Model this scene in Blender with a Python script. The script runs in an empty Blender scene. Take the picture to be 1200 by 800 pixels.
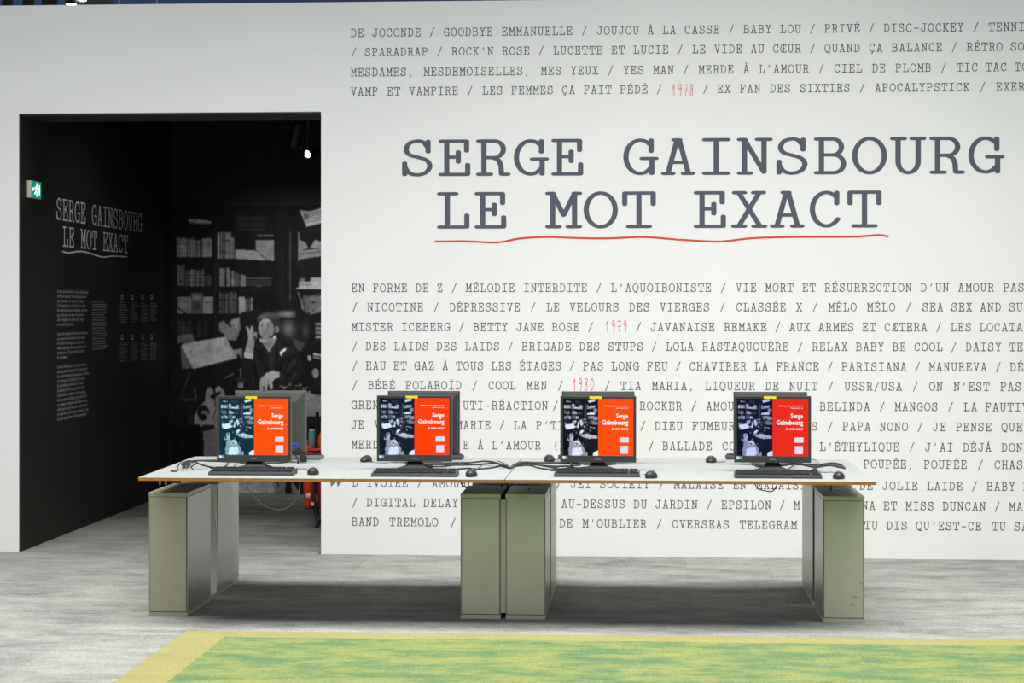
import bpy, bmesh, math, random
import numpy as np
from mathutils import Vector, Matrix
random.seed(4)
S = bpy.context.scene
C = S.collection

# ---------------------------------------------------------------- camera
F = 2300.0; HOR = 362.0; CAMH = 1.5775; DIST = 12.53; YAW = math.atan(.0667)
cam_d = bpy.data.cameras.new('camera'); cam = bpy.data.objects.new('camera', cam_d); C.objects.link(cam)
cam.location = (0, -DIST, CAMH); cam.rotation_euler = (math.pi / 2, 0, YAW)
cam_d.sensor_width = 36; cam_d.lens = F / 1200 * 36; cam_d.shift_y = -(400 - HOR) / 1200
S.camera = cam

# ---------------------------------------------------------------- world, lights, exposure
S.view_settings.view_transform = 'Standard'; S.view_settings.look = 'None'
S.view_settings.gamma = 1; S.view_settings.use_curve_mapping = False
S.view_settings.exposure = -0.2
W = bpy.data.worlds.new('world'); S.world = W; W.use_nodes = True
W.node_tree.nodes['Background'].inputs[0].default_value = (.92, .97, 1, 1)
W.node_tree.nodes['Background'].inputs[1].default_value = .55

def area(name, loc, target, sx, sy, power, col=(1, .985, .95), spread=math.pi):
    l = bpy.data.lights.new(name, 'AREA'); l.shape = 'RECTANGLE'; l.size = sx; l.size_y = sy
    l.energy = power; l.color = col; l.spread = spread
    o = bpy.data.objects.new(name, l); C.objects.link(o); o.location = loc
    o.rotation_euler = (Vector(target) - Vector(loc)).to_track_quat('-Z', 'Y').to_euler()
    return o
area('hall_lamp', (-.3, -3.6, 6.3), (-.3, -3.4, 0), 10.5, 2.8, 620, spread=math.radians(104))
area('hall_lamp', (-1.0, -11.5, 6.3), (-.5, -6, .3), 10.0, 5.0, 360)

def spot(name, loc, target, power, ang, blend=.6, col=(1, .97, .92), rad=.05):
    l = bpy.data.lights.new(name, 'SPOT'); l.energy = power; l.spot_size = math.radians(ang); l.spot_blend = blend
    l.color = col; l.shadow_soft_size = rad
    o = bpy.data.objects.new(name, l); C.objects.link(o); o.location = loc
    o.rotation_euler = (Vector(target) - Vector(loc)).to_track_quat('-Z', 'Y').to_euler()
    return o

spot('wall_washer', (1.3, -5.2, 4.6), (.45, 0, 1.7), 260, 50, 1.0, rad=.3)
spot('wall_washer', (-1.6, -5.2, 4.6), (-1.3, 0, 1.5), 60, 52, 1.0, rad=.3)

# ---------------------------------------------------------------- pixel helpers (frame 1200 x 800) on real planes
_s, _c = math.sin(YAW), math.cos(YAW)
def _ray(px, py):
    u = (px - 600) / F; v = (HOR - py) / F
    return (-_s + _c * u, _c + _s * u, v)
def aty(px, py, Y):
    d = _ray(px, py); t = (Y + DIST) / d[1]; return Vector((t * d[0], Y, CAMH + t * d[2]))
def atz(px, py, Z):
    d = _ray(px, py); t = (Z - CAMH) / d[2]; return Vector((t * d[0], -DIST + t * d[1], Z))
def atx(px, py, X):
    d = _ray(px, py); t = X / d[0]; return Vector((X, -DIST + t * d[1], CAMH + t * d[2]))

# ---------------------------------------------------------------- materials
def srgb(*c):
    return tuple(((x / 255) / 12.92 if x / 255 <= .04045 else ((x / 255 + .055) / 1.055) ** 2.4) for x in c) + (1,)
def mat(name, col, rough=.6, metal=0, bump=0, bscale=200, var=0, vscale=4, emit=0, spec=.5, coat=0):
    m = bpy.data.materials.new(name); m.use_nodes = True; nt = m.node_tree; b = nt.nodes['Principled BSDF']
    c = srgb(*col); b.inputs['Base Color'].default_value = c
    b.inputs['Roughness'].default_value = rough; b.inputs['Metallic'].default_value = metal
    b.inputs['Specular IOR Level'].default_value = spec; b.inputs['Coat Weight'].default_value = coat
    geo = nt.nodes.new('ShaderNodeNewGeometry')
    if var:
        n = nt.nodes.new('ShaderNodeTexNoise'); n.inputs['Scale'].default_value = vscale; n.inputs['Detail'].default_value = 4
        nt.links.new(geo.outputs['Position'], n.inputs['Vector'])
        r = nt.nodes.new('ShaderNodeMapRange'); r.inputs[1].default_value = .3; r.inputs[2].default_value = .7
        r.inputs[3].default_value = 1 - var; r.inputs[4].default_value = 1 + var
        nt.links.new(n.outputs[0], r.inputs[0])
        mx = nt.nodes.new('ShaderNodeVectorMath'); mx.operation = 'SCALE'; mx.inputs[0].default_value = c[:3]
        nt.links.new(r.outputs[0], mx.inputs['Scale']); nt.links.new(mx.outputs[0], b.inputs['Base Color'])
    if bump:
        n = nt.nodes.new('ShaderNodeTexNoise'); n.inputs['Scale'].default_value = bscale
        nt.links.new(geo.outputs['Position'], n.inputs['Vector'])
        bp = nt.nodes.new('ShaderNodeBump'); bp.inputs['Strength'].default_value = bump; bp.inputs['Distance'].default_value = .002
        nt.links.new(n.outputs[0], bp.inputs['Height']); nt.links.new(bp.outputs[0], b.inputs['Normal'])
    if emit:
        b.inputs['Emission Color'].default_value = c; b.inputs['Emission Strength'].default_value = emit
    return m
M = dict(
    white_wall=mat('white_wall_paint', (240, 241, 239), .7, bump=.05, bscale=300, var=.012, vscale=1.2),
    black_wall=mat('black_wall_paint', (46, 46, 42), .65, bump=.05, var=.05, vscale=1.5, spec=.25),
    black_trim=mat('black_trim', (52, 53, 50), .6),
    title_ink=mat('title_vinyl', (82, 86, 100), .7),
    text_ink=mat('body_vinyl', (66, 68, 74), .8),
    red_ink=mat('red_vinyl', (226, 62, 44), .6),
    grey_ink=mat('grey_vinyl', (238, 238, 242), .7),
    small_ink=mat('small_grey_vinyl', (215, 215, 218), .7),
    desk_white=mat('desk_laminate', (154, 158, 156), .6, spec=.12, var=.012, vscale=6),
    ply=mat('desk_edge_plywood', (186, 122, 46), .5, var=.12, vscale=30),
    dark_rail=mat('dark_rail', (66, 68, 58), .5, metal=.2),
    steel=mat('brushed_steel', (176, 178, 176), .35, metal=.8, var=.05, vscale=50),
    cab=mat('olive_cabinet_enamel', (184, 188, 167), .38, var=.035, vscale=5, spec=.5),
    cab_brown=mat('khaki_cabinet_enamel', (168, 165, 141), .38, var=.03, vscale=5, spec=.5),
    cab_side=mat('silver_cabinet_side', (152, 152, 142), .32, metal=.35, var=.05, vscale=9),
    pale_panel=mat('pale_panel_enamel', (226, 226, 216), .5),
    seam=mat('cabinet_seam', (38, 38, 32), .7),
    bezel=mat('monitor_plastic', (54, 56, 54), .42, var=.04, vscale=30),
    bezel_lit=mat('lit_monitor_plastic', (70, 73, 66), .5, var=.04, vscale=30),  # monitor plastic with the light on the leftmost rear shell put into its colour
    plastic=mat('black_plastic', (42, 44, 46), .45),
    kb=mat('keyboard_plastic', (62, 65, 67), .5),
    key=mat('key_plastic', (52, 55, 56), .75, spec=.2),
    key_grey=mat('grey_keyboard_plastic', (108, 112, 108), .5),
    cable=mat('cable_rubber', (44, 46, 46), .55),
    cream=mat('cream_cable', (214, 210, 188), .55),
    yellow=mat('yellow_sticker', (247, 228, 20), .6),
    sticker=mat('white_sticker', (215, 232, 238), .6),
    blue_sticker=mat('blue_sticker', (90, 165, 205), .6),
    red=mat('red_plastic', (228, 50, 30), .4, var=.04),
    darkred=mat('dark_red_plastic', (176, 40, 22), .45),
    orange=mat('orange_bottle', (200, 78, 30), .4),
    blue=mat('blue_plastic', (44, 70, 180), .45),
    teal=mat('teal_label', (96, 150, 150), .5),
    pale=mat('pale_plastic', (205, 205, 198), .5),
    lamp_black=mat('lamp_housing', (34, 36, 34), .5),
    sign_body=mat('sign_housing', (222, 216, 200), .5),
    ceil_blue=mat('blue_ceiling', (8, 84, 150), .8, var=.15, vscale=.8),
    truss=mat('black_truss', (18, 18, 18), .6),
    duct=mat('grey_duct', (92, 98, 96), .5),
)
def emis(name, col, st):
    m = bpy.data.materials.new(name); m.use_nodes = True; nt = m.node_tree; nt.nodes.clear()
    e = nt.nodes.new('ShaderNodeEmission'); e.inputs[0].default_value = srgb(*col); e.inputs[1].default_value = st * 1.15
    o = nt.nodes.new('ShaderNodeOutputMaterial'); nt.links.new(e.outputs[0], o.inputs[0]); return m
M['bulb'] = emis('lamp_lens', (255, 250, 240), 14)
M['green_glow'] = emis('green_sign_glow', (0, 168, 140), .7)
M['white_glow'] = emis('white_sign_glow', (235, 255, 250), 1.5)
M['screen_white'] = emis('screen_white', (252, 248, 246), 1.0)
M['screen_card'] = emis('screen_card', (226, 224, 238), 1.0)

def math_node(nt, op, a, b=None):
    n = nt.nodes.new('ShaderNodeMath'); n.operation = op
    for i, v in enumerate((a, b)):
        if v is None: continue
        if isinstance(v, (int, float)): n.inputs[i].default_value = v
        else: nt.links.new(v, n.inputs[i])
    return n.outputs[0]
def carpet(name, stops, speck=.16, big=(2.2, 5.5), tile=.05, patch=1.0, ribs=False):
    """patchy loop pile carpet: streaky patches, fine speckle, small tint per tile"""
    m = bpy.data.materials.new(name); m.use_nodes = True; nt = m.node_tree; b = nt.nodes['Principled BSDF']
    b.inputs['Roughness'].default_value = .95; b.inputs['Specular IOR Level'].default_value = .1
    geo = nt.nodes.new('ShaderNodeNewGeometry'); oi = nt.nodes.new('ShaderNodeObjectInfo')
    def noise(scale, detail, rough=.6):
        mp = nt.nodes.new('ShaderNodeMapping'); mp.inputs['Scale'].default_value = scale
        nt.links.new(geo.outputs['Position'], mp.inputs['Vector'])
        n = nt.nodes.new('ShaderNodeTexNoise'); n.inputs['Scale'].default_value = 1; n.inputs['Detail'].default_value = detail
        n.inputs['Roughness'].default_value = rough
        nt.links.new(mp.outputs[0], n.inputs['Vector']); return n.outputs[0]
    a = noise((big[0], big[1], 1), 6, .68); st = noise((9, 20, 1), 9, .85)
    f = math_node(nt, 'ADD', math_node(nt, 'MULTIPLY', noise((170, 170, 170), 2), .55), math_node(nt, 'MULTIPLY', noise((80, 22, 40), 4, .8), .8))
    x = math_node(nt, 'MULTIPLY', math_node(nt, 'SUBTRACT', a, .5), patch)
    x = math_node(nt, 'ADD', x, math_node(nt, 'MULTIPLY', math_node(nt, 'SUBTRACT', st, .5), .75))
    x = math_node(nt, 'ADD', x, math_node(nt, 'MULTIPLY', math_node(nt, 'SUBTRACT', oi.outputs['Random'], .5), tile))
    x = math_node(nt, 'ADD', x, .5)
    r = nt.nodes.new('ShaderNodeValToRGB'); nt.links.new(x, r.inputs[0])
    el = r.color_ramp.elements
    while len(el) < len(stops): el.new(.5)
    for e, (p, c) in zip(el, stops): e.position = p; e.color = srgb(*c)
    g = math_node(nt, 'ADD', 1, math_node(nt, 'MULTIPLY', math_node(nt, 'SUBTRACT', f, .66), speck * 9))
    v = nt.nodes.new('ShaderNodeVectorMath'); v.operation = 'SCALE'
    nt.links.new(r.outputs[0], v.inputs[0]); nt.links.new(g, v.inputs['Scale']); nt.links.new(v.outputs[0], b.inputs['Base Color'])
    bp = nt.nodes.new('ShaderNodeBump'); bp.inputs['Strength'].default_value = .5; bp.inputs['Distance'].default_value = .004
    hgt = f
    if ribs:
        w = nt.nodes.new('ShaderNodeTexWave'); w.inputs['Scale'].default_value = 22; w.bands_direction = 'X'
        nt.links.new(geo.outputs['Position'], w.inputs['Vector']); hgt = math_node(nt, 'ADD', f, math_node(nt, 'MULTIPLY', w.outputs[1], .6))
    nt.links.new(hgt, bp.inputs['Height']); nt.links.new(bp.outputs[0], b.inputs['Normal'])
    return m
M['carpet'] = carpet('grey_carpet', [(.22, (98, 104, 102)), (.42, (132, 135, 130)), (.56, (150, 150, 144)), (.78, (164, 163, 156))], tile=.09)
M['carpet_green'] = carpet('green_carpet', [(.34, (90, 119, 84)), (.45, (104, 127, 84)), (.54, (126, 137, 86)), (.7, (138, 144, 88))], speck=.13, big=(2.6, 5.5), patch=1.3, tile=.05, ribs=True)
M['carpet_yellow'] = carpet('yellow_carpet', [(.2, (138, 132, 84)), (.5, (147, 143, 93)), (.8, (155, 151, 101))], speck=.1, tile=.05)

# ---------------------------------------------------------------- object helpers
def link(o, parent=None):
    C.objects.link(o)
    if parent is not None: o.parent = parent
    return o
def obj(name, me, m=None, parent=None, loc=None):
    if isinstance(me, bmesh.types.BMesh):
        b = me; me = bpy.data.meshes.new(name); b.to_mesh(me); b.free()
    if m is not None and not me.materials: me.materials.append(M[m] if isinstance(m, str) else m)
    o = bpy.data.objects.new(name, me); link(o, parent)
    if loc is not None: o.location = loc
    return o
def tag(o, label=None, cat=None, group=None, kind=None):
    for k, v in (('label', label), ('category', cat), ('group', group), ('kind', kind)):
        if v: o[k] = v
    return o
def thing(name, label, cat, loc=(0, 0, 0), rz=0, group=None):
    o = bpy.data.objects.new(name, None); o.empty_display_size = .1; C.objects.link(o)
    o.location = loc; o.rotation_euler = (0, 0, rz)
    return tag(o, label, cat, group)
def dup(root, loc, rz=None, label=None, skip=()):
    r = root.copy(); C.objects.link(r); r.location = loc
    if rz is not None: r.rotation_euler = (0, 0, rz)
    if label: r['label'] = label
    for ch in list(root.children):
        c = ch.copy(); C.objects.link(c); c.parent = r
        for g in list(ch.children):
            d = g.copy(); C.objects.link(d); d.parent = c
    return r
def bx(bm, x0, x1, y0, y1, z0, z1, bevel=0, seg=2):
    t = bmesh.new(); bmesh.ops.create_cube(t, size=1)
    for v in t.verts:
        v.co = Vector(((x0 + x1) / 2 + v.co.x * (x1 - x0), (y0 + y1) / 2 + v.co.y * (y1 - y0), (z0 + z1) / 2 + v.co.z * (z1 - z0)))
    if bevel: bmesh.ops.bevel(t, geom=t.edges[:], offset=bevel, segments=seg, affect='EDGES', profile=.6)
    me = bpy.data.meshes.new('t'); t.to_mesh(me); t.free(); bm.from_mesh(me); bpy.data.meshes.remove(me); return bm
def box(*a, **k): return bx(bmesh.new(), *a, **k)
def lathe(prof, n=20, loc=(0, 0, 0), bm=None):
    bm = bm or bmesh.new(); rings = []
    for r, z in prof:
        rings.append([bm.verts.new((loc[0] + r * math.cos(2 * math.pi * i / n), loc[1] + r * math.sin(2 * math.pi * i / n), loc[2] + z)) for i in range(n)])
    for a, b in zip(rings, rings[1:]):
        for i in range(n): bm.faces.new((a[i], a[(i + 1) % n], b[(i + 1) % n], b[i]))
    bm.faces.new(list(reversed(rings[0]))); bm.faces.new(rings[-1])
    for f in bm.faces: f.smooth = True
    return bm
def catmull(P, n=8):
    P = [Vector(p) for p in P]; Q = [P[0] * 2 - P[1]] + P + [P[-1] * 2 - P[-2]]; out = []
    for i in range(1, len(Q) - 2):
        for k in range(n):
            t = k / n
            out.append(.5 * ((2 * Q[i]) + (-Q[i - 1] + Q[i + 1]) * t + (2 * Q[i - 1] - 5 * Q[i] + 4 * Q[i + 1] - Q[i + 2]) * t * t + (-Q[i - 1] + 3 * Q[i] - 3 * Q[i + 1] + Q[i + 2]) * t ** 3))
    out.append(P[-1]); return out
def tube(P, r=.003, n=6, smooth=8, bm=None):
    bm = bm or bmesh.new(); pts = catmull(P, smooth) if smooth else [Vector(p) for p in P]; rings = []
    for i, p in enumerate(pts):
        d = (pts[min(i + 1, len(pts) - 1)] - pts[max(i - 1, 0)])
        d = d.normalized() if d.length > 1e-9 else Vector((1, 0, 0))
        up = Vector((0, 0, 1)) if abs(d.z) < .95 else Vector((1, 0, 0))
        a = d.cross(up).normalized(); b = d.cross(a)
        rings.append([bm.verts.new(p + r * (a * math.cos(2 * math.pi * k / n) + b * math.sin(2 * math.pi * k / n))) for k in range(n)])
    for A, B in zip(rings, rings[1:]):
        for k in range(n): bm.faces.new((A[k], A[(k + 1) % n], B[(k + 1) % n], B[k])).smooth = True
    bm.faces.new(rings[0]); bm.faces.new(list(reversed(rings[-1]))); return bm

# ================================================================ the setting
WX0, WX1 = -4.04, -2.068; OPH = 2.848; WH = 3.552; WT = .45
bm = bmesh.new()
bx(bm, -9, WX0 - .012, 0, WT, 0, WH); bx(bm, WX1, 6.0, 0, WT, 0, WH); bx(bm, WX0 - .012, WX1, 0, WT, OPH, WH)
wall = tag(obj('wall_back', bm, 'white_wall'), kind='structure', label='tall white exhibition wall covered in typewriter song titles, with a dark doorway')
# black lining of the doorway and the passage behind it
obj('lintel_lining', box(WX0, WX1 - .001, .012, WT, OPH - .012, OPH - .001), 'black_trim', wall)
PY = 4.05; PX1 = .6; PH = 3.22
wl = tag(obj('wall_left', box(WX0 - .012, WX0, .012, PY, 0, PH), 'black_wall'), kind='structure', label='black side wall of the passage with grey title lettering')
tag(obj('wall_far', box(WX0, PX1, PY, PY + .1, 0, PH), 'black_wall'), kind='structure')
tag(obj('wall_right', box(PX1, PX1 + .1, WT, PY, 0, PH), 'black_wall'), kind='structure')
bm = bmesh.new(); bx(bm, WX0, WX1, WT, PY, PH, PH + .05); bx(bm, WX1, PX1, WT, PY, PH, PH + .05)
tag(obj('ceiling', bm, 'black_wall'), kind='structure')
tag(obj('ceiling_hall', box(-12, 11, -18, 26, 6.8, 6.85), 'ceil_blue'), kind='structure')
# floor slab and carpet tiles
floor = tag(obj('floor', box(-12, 11, -18, 26, -.1, -.0075), 'carpet'), kind='structure')
RX0, RY1 = -2.235, -3.02        # the green field's left and far edges
def tile_mesh(w, d, m):
    me = bpy.data.meshes.new('carpet_tile'); b = box(.0002, w - .0002, .0002, d - .0002, -.007, 0, bevel=.0003, seg=1)
    b.to_mesh(me); b.free(); me.materials.append(M[m]); return me
cache = {}
def tile(x0, x1, y0, y1, m, parent):
    k = (round(x1 - x0, 3), round(y1 - y0, 3), m)
    if k not in cache: cache[k] = tile_mesh(k[0], k[1], m)
    o = bpy.data.objects.new('carpet_tile', cache[k]); C.objects.link(o); o.parent = parent; o.location = (x0, y0, 0)
gx = [RX0 + .5 * i for i in range(-5, 13)]
gy = [RY1 + .5 * i for i in range(-3, 7)] + [0]
for x0, x1 in zip(gx, gx[1:]):
    for y0, y1 in zip(gy, gy[1:]):
        if y1 - y0 < .01 or (x0 > RX0 - .01 and y1 < RY1 + .01): continue
        tile(x0, x1, y0, y1, 'carpet', floor)
px = [WX0 + .002] + [RX0 + .5 * i for i in range(-3, 2)]
for x0, x1 in zip(px, px[1:]):
    for j in range(8):
        y0, y1 = .005 + j * .504, .005 + (j + 1) * .504
        if x1 > WX1 - .03 and y0 < WT:
            if x0 < WX1 - .03: tile(x0, WX1 - .022, y0, min(y1, WT), 'carpet', floor)
            continue
        tile(x0, x1, y0, y1, 'carpet', floor)
rug = obj('rug', box(RX0, 5.3, -7.5, RY1, -.0073, -.0071), 'carpet_green')
tag(rug, 'green patterned carpet area with a yellow border laid in the grey carpet floor', 'rug')
BW, BT = .225, .17
ry = [RY1 - BT - .5 * i for i in range(5)][::-1]
for x0, x1 in [(RX0, RX0 + BW)] + [(RX0 + BW + .5 * i, RX0 + BW + .5 * (i + 1)) for i in range(11)]:
    tile(x0, x1, RY1 - BT, RY1, 'carpet_yellow', rug)
    for y0, y1 in zip(ry, ry[1:]):
        tile(x0, x1, y0, y1, 'carpet_yellow' if x0 == RX0 else 'carpet_green', rug)

# ================================================================ typewriter lettering
def arc(cx, cy, rx, ry, a0, a1, n=12):
    return [(cx + rx * math.cos(math.radians(a0 + (a1 - a0) * i / n)), cy + ry * math.sin(math.radians(a0 + (a1 - a0) * i / n))) for i in range(n + 1)]
def spl(P, n=4): return [(v.x, v.y) for v in catmull([(x, y, 0) for x, y in P], n)]
G = {
 'A': [[(.28, 1), (.45, 1)], [(.37, 1), (.12, 0)], [(.43, 1), (.68, 0)], [(0, 0), (.26, 0)], [(.54, 0), (.8, 0)], [(.2, .33), (.6, .33)]],
 'B': [[(0, 1), (.46, 1)] + arc(.46, .765, .22, .235, 90, -90)[1:] + [(.14, .53)], [(.46, .53)] + arc(.48, .265, .26, .265, 90, -90)[1:] + [(0, 0)], [(.14, 0), (.14, 1)]],
 'C': [arc(.42, .5, .38, .5, 48, 325, 20), [(.7, 1), (.7, .66)]],
 'D': [[(0, 1), (.34, 1)] + arc(.34, .5, .41, .5, 90, -90, 16)[1:] + [(0, 0)], [(.14, 0), (.14, 1)]],
 'E': [[(0, 1), (.71, 1), (.71, .7)], [(.16, 0), (.16, 1)], [(.16, .52), (.48, .52)], [(.48, .37), (.48, .68)], [(0, 0), (.74, 0), (.74, .3)]],
 'F': [[(0, 1), (.73, 1), (.73, .7)], [(.16, 0), (.16, 1)], [(.16, .5), (.48, .5)], [(.48, .36), (.48, .65)], [(0, 0), (.4, 0)]],
 'G': [arc(.4, .5, .39, .5, 48, 300, 20) + [(.72, .2)], [(.7, 1), (.7, .66)], [(.72, .45), (.72, 0)], [(.45, .45), (.84, .45)]],
 'H': [[(.13, 0), (.13, 1)], [(.67, 0), (.67, 1)], [(.13, .52), (.67, .52)]] + [[(a, y), (a + .26, y)] for a in (0, .54) for y in (0, 1)],
 'I': [[(.08, 1), (.72, 1)], [(.08, 0), (.72, 0)], [(.4, 0), (.4, 1)]],
 'J': [[(.3, 1), (.8, 1)], [(.58, 1), (.58, .28)] + arc(.32, .28, .26, .28, 0, -180)[1:] + [(.06, .34)]],
 'K': [[(.13, 0), (.13, 1)], [(.66, 1), (.13, .42)], [(.3, .6), (.68, 0)], [(0, 0), (.28, 0)], [(0, 1), (.28, 1)], [(.5, 1), (.78, 1)], [(.54, 0), (.8, 0)]],
 'L': [[(0, 1), (.46, 1)], [(.22, 1), (.22, 0)], [(0, 0), (.76, 0), (.76, .36)]],
 'M': [[(.12, 0), (.12, 1), (.42, .34), (.72, 1), (.72, 0)], [(-.02, 1), (.14, 1)], [(.7, 1), (.86, 1)], [(-.02, 0), (.3, 0)], [(.54, 0), (.86, 0)]],
 'N': [[(.13, 0), (.13, 1), (.66, .02), (.66, 1)], [(-.01, 1), (.15, 1)], [(.48, 1), (.83, 1)], [(-.01, 0), (.3, 0)]],
 'O': [arc(.4, .5, .4, .51, 0, 360, 24)],
 'P': [[(0, 1), (.44, 1)] + arc(.46, .74, .27, .26, 90, -90)[1:] + [(.15, .48)], [(.15, 0), (.15, 1)], [(0, 0), (.42, 0)]],
 'Q': [arc(.4, .5, .4, .51, 0, 360, 24), [(.28, -.08), (.4, -.01), (.56, -.14), (.72, -.1)]],
 'R': [[(0, 1), (.44, 1)] + arc(.44, .75, .25, .25, 90, -90)[1:] + [(.15, .5)], [(.4, .5), (.56, .42), (.62, .26), (.64, 0)], [(.64, 0), (.82, 0)], [(.15, 0), (.15, 1)], [(0, 0), (.34, 0)]],
 'S': [spl([(.68, .8), (.55, .97), (.38, 1.01), (.16, .94), (.07, .76), (.16, .6), (.4, .52), (.64, .43), (.73, .25), (.62, .06), (.38, -.01), (.16, .05), (.04, .22)]), [(.68, 1), (.68, .68)], [(.03, 0), (.03, .35)]],
 'T': [[(.02, .66), (.02, 1), (.8, 1), (.8, .66)], [(.41, 1), (.41, 0)], [(.12, 0), (.7, 0)]],
 'U': [[(.13, 1), (.13, .32)] + arc(.4, .32, .27, .33, 180, 360, 14)[1:] + [(.67, 1)], [(-.02, 1), (.3, 1)], [(.5, 1), (.82, 1)]],
 'V': [[(.12, 1), (.4, 0), (.68, 1)], [(-.02, 1), (.27, 1)], [(.53, 1), (.82, 1)]],
 'W': [[(.1, 1), (.2, 0), (.4, .66), (.6, 0), (.7, 1)], [(-.02, 1), (.24, 1)], [(.56, 1), (.82, 1)]],
 'X': [[(.12, 1), (.7, 0)], [(.68, 1), (.12, 0)], [(0, 1), (.28, 1)], [(.52, 1), (.8, 1)], [(-.02, 0), (.28, 0)], [(.53, 0), (.83, 0)]],
 'Y': [[(.12, 1), (.4, .48), (.68, 1)], [(.4, .48), (.4, 0)], [(0, 1), (.26, 1)], [(.54, 1), (.8, 1)], [(.2, 0), (.6, 0)]],
 'Z': [[(.08, .7), (.08, 1), (.68, 1), (.06, 0), (.7, 0), (.7, .32)]],
 '/': [[(.08, -.14), (.66, 1.1)]], ',': [[(.42, .06), (.36, -.06), (.28, -.2)], [(.38, .05), (.44, .05)]],
 "'": [[(.44, 1), (.42, .82), (.34, .68)]], '-': [[(.12, .42), (.72, .42)]],
 '(': [arc(.75, .45, .36, .72, 125, 235, 8)], ')': [arc(.05, .45, .36, .72, 55, -55, 8)],
 'æ': [[(.3, 1), (.1, 0)], [(.3, 1), (.76, 1), (.76, .75)], [(.44, 1), (.44, 0)], [(.44, .52), (.62, .52)], [(0, 0), (.2, 0)], [(.36, 0), (.8, 0), (.8, .26)], [(.18, .34), (.44, .34)]],
 'œ': [arc(.3, .5, .28, .5, 80, 280, 14), [(.3, 1), (.76, 1), (.76, .75)], [(.44, 1), (.44, 0)], [(.44, .52), (.62, .52)], [(.3, 0), (.8, 0), (.8, .26)]],
 # handwritten years
 '1': [[(.1, .55), (.4, .95), (.36, -.1)]], '9': [spl([(.62, .75), (.45, 1), (.2, .85), (.2, .6), (.4, .5), (.62, .75), (.58, .3), (.4, -.12)])],
 '7': [[(.1, .9), (.66, .95), (.35, -.05)], [(.2, .45), (.62, .47)]],
 '8': [spl([(.6, .85), (.4, 1), (.22, .85), (.3, .62), (.55, .35), (.5, .02), (.28, -.1), (.12, .1), (.3, .4), (.58, .7), (.6, .85)])],
 '0': [spl([(.4, 1), (.15, .7), (.12, .25), (.3, -.05), (.55, .15), (.66, .65), (.45, 1)])],
}
ACC = {'É': ('E', [[(.36, 1.16), (.54, 1.32)]]), 'È': ('E', [[(.52, 1.16), (.34, 1.32)]]), 'À': ('A', [[(.5, 1.16), (.32, 1.32)]]),
       'Ï': ('I', [[(.26, 1.22), (.3, 1.22)], [(.52, 1.22), (.56, 1.22)]]), 'Ç': ('C', [[(.42, 0), (.46, -.12), (.4, -.24), (.28, -.24)]]),
       'Æ': ('æ', []), 'Œ': ('œ', [])}
def glyph(ch):
    if ch in ACC: b, e = ACC[ch]; return G[b] + e
    return G.get(ch, [])
def pen_poly(path, rx, ry, V, Fc, to):
    """sweeps an elliptical pen along a path; to() maps glyph units to the wall"""
    n = 8; k = ry / rx
    P = [(x, y / k) for x, y in path]
    def add(pts):
        i0 = len(V); V.extend(to(x, y * k) for x, y in pts); Fc.append(tuple(range(i0, i0 + len(pts))))
    for (x0, y0), (x1, y1) in zip(P, P[1:]):
        dx, dy = x1 - x0, y1 - y0; L = math.hypot(dx, dy)
        if L < 1e-6: continue
        nx, ny = -dy / L * rx, dx / L * rx
        add([(x0 + nx, y0 + ny), (x0 - nx, y0 - ny), (x1 - nx, y1 - ny), (x1 + nx, y1 + ny)])
    for x, y in P:
        add([(x + rx * math.cos(2 * math.pi * i / n + .39), y + rx * math.sin(2 * math.pi * i / n + .39)) for i in range(n)])
from mathutils.geometry import delaunay_2d_cdt
def union2d(P2, Fc):
    vo, _, fo, _, _, of = delaunay_2d_cdt([Vector(p) for p in P2], [], Fc, 0, 1e-6)
    return [tuple(v) for v in vo], [tuple(f) for f, o in zip(fo, of) if o]
_gl = {}
def glyph_mesh(ch, rx, ry):
    k = (ch, rx, ry)
    if k not in _gl:
        V, Fc = [], []
        for p in glyph(ch): pen_poly(p, rx, ry, V, Fc, lambda a, b: (a, b))
        _gl[k] = union2d(V, Fc) if V else ([], [])
    return _gl[k]
def put(V, Fc, ch, rx, ry, to):
    v, f = glyph_mesh(ch, rx, ry); i0 = len(V)
    V.extend(to(a, b) for a, b in v); Fc.extend(tuple(i + i0 for i in t) for t in f)
def ink(name, paths, r, m, parent, to, label=None):
    V, Fc = [], []
    for p, w in paths: pen_poly(p, w or r, w or r, V, Fc, lambda a, b: (a, b))
    v, f = union2d(V, Fc)
    return flat_mesh(name, [to(a, b) for a, b in v], f, m, parent, label)
def flat_mesh(name, V, Fc, m, parent, label=None):
    me = bpy.data.meshes.new(name); me.from_pydata(V, [], Fc); me.materials.append(M[m])
    o = bpy.data.objects.new(name, me); link(o, parent)
    if label: o['label'] = label
    return o
WY = -.0012
def row(name, anchors, zb, cap, pitch, rx, ry, m, parent, wide=1.0, label=None):
    """anchors: (world x of a word's first glyph, words); words between two anchors share the slack out among their blanks"""
    V, Fc = [], []
    for i, (x0, txt) in enumerate(anchors):
        nb = txt.count(' '); sp = pitch * .9
        if i + 1 < len(anchors) and anchors[i + 1][0] is not None:
            gap = anchors[i + 1][0] - x0 - pitch * (len(txt) - nb)
            if txt.endswith(' ') and nb: sp = gap / nb
        x = x0
        for ch in txt:
            if ch == ' ': x += sp; continue
            put(V, Fc, ch, rx, ry, lambda a, b: (x + a * cap * wide, WY, zb + b * cap))
            x += pitch
    return flat_mesh(name, V, Fc, m, parent, label)
def wx(px): return aty(px, 400, 0).x
Z = lambda py, px=411: aty(px, py, 0).z
PT = wx(450 + 44.5) - wx(450)
row('title_lettering', [(wx(473), 'SERGE GAINSBOURG')], Z(206.4, 471) + .01, .213, (wx(1142) - wx(473)) / 15, .073, .05, 'title_ink', wall, 1.09, 'large slate grey typewriter title lettering')
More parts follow.
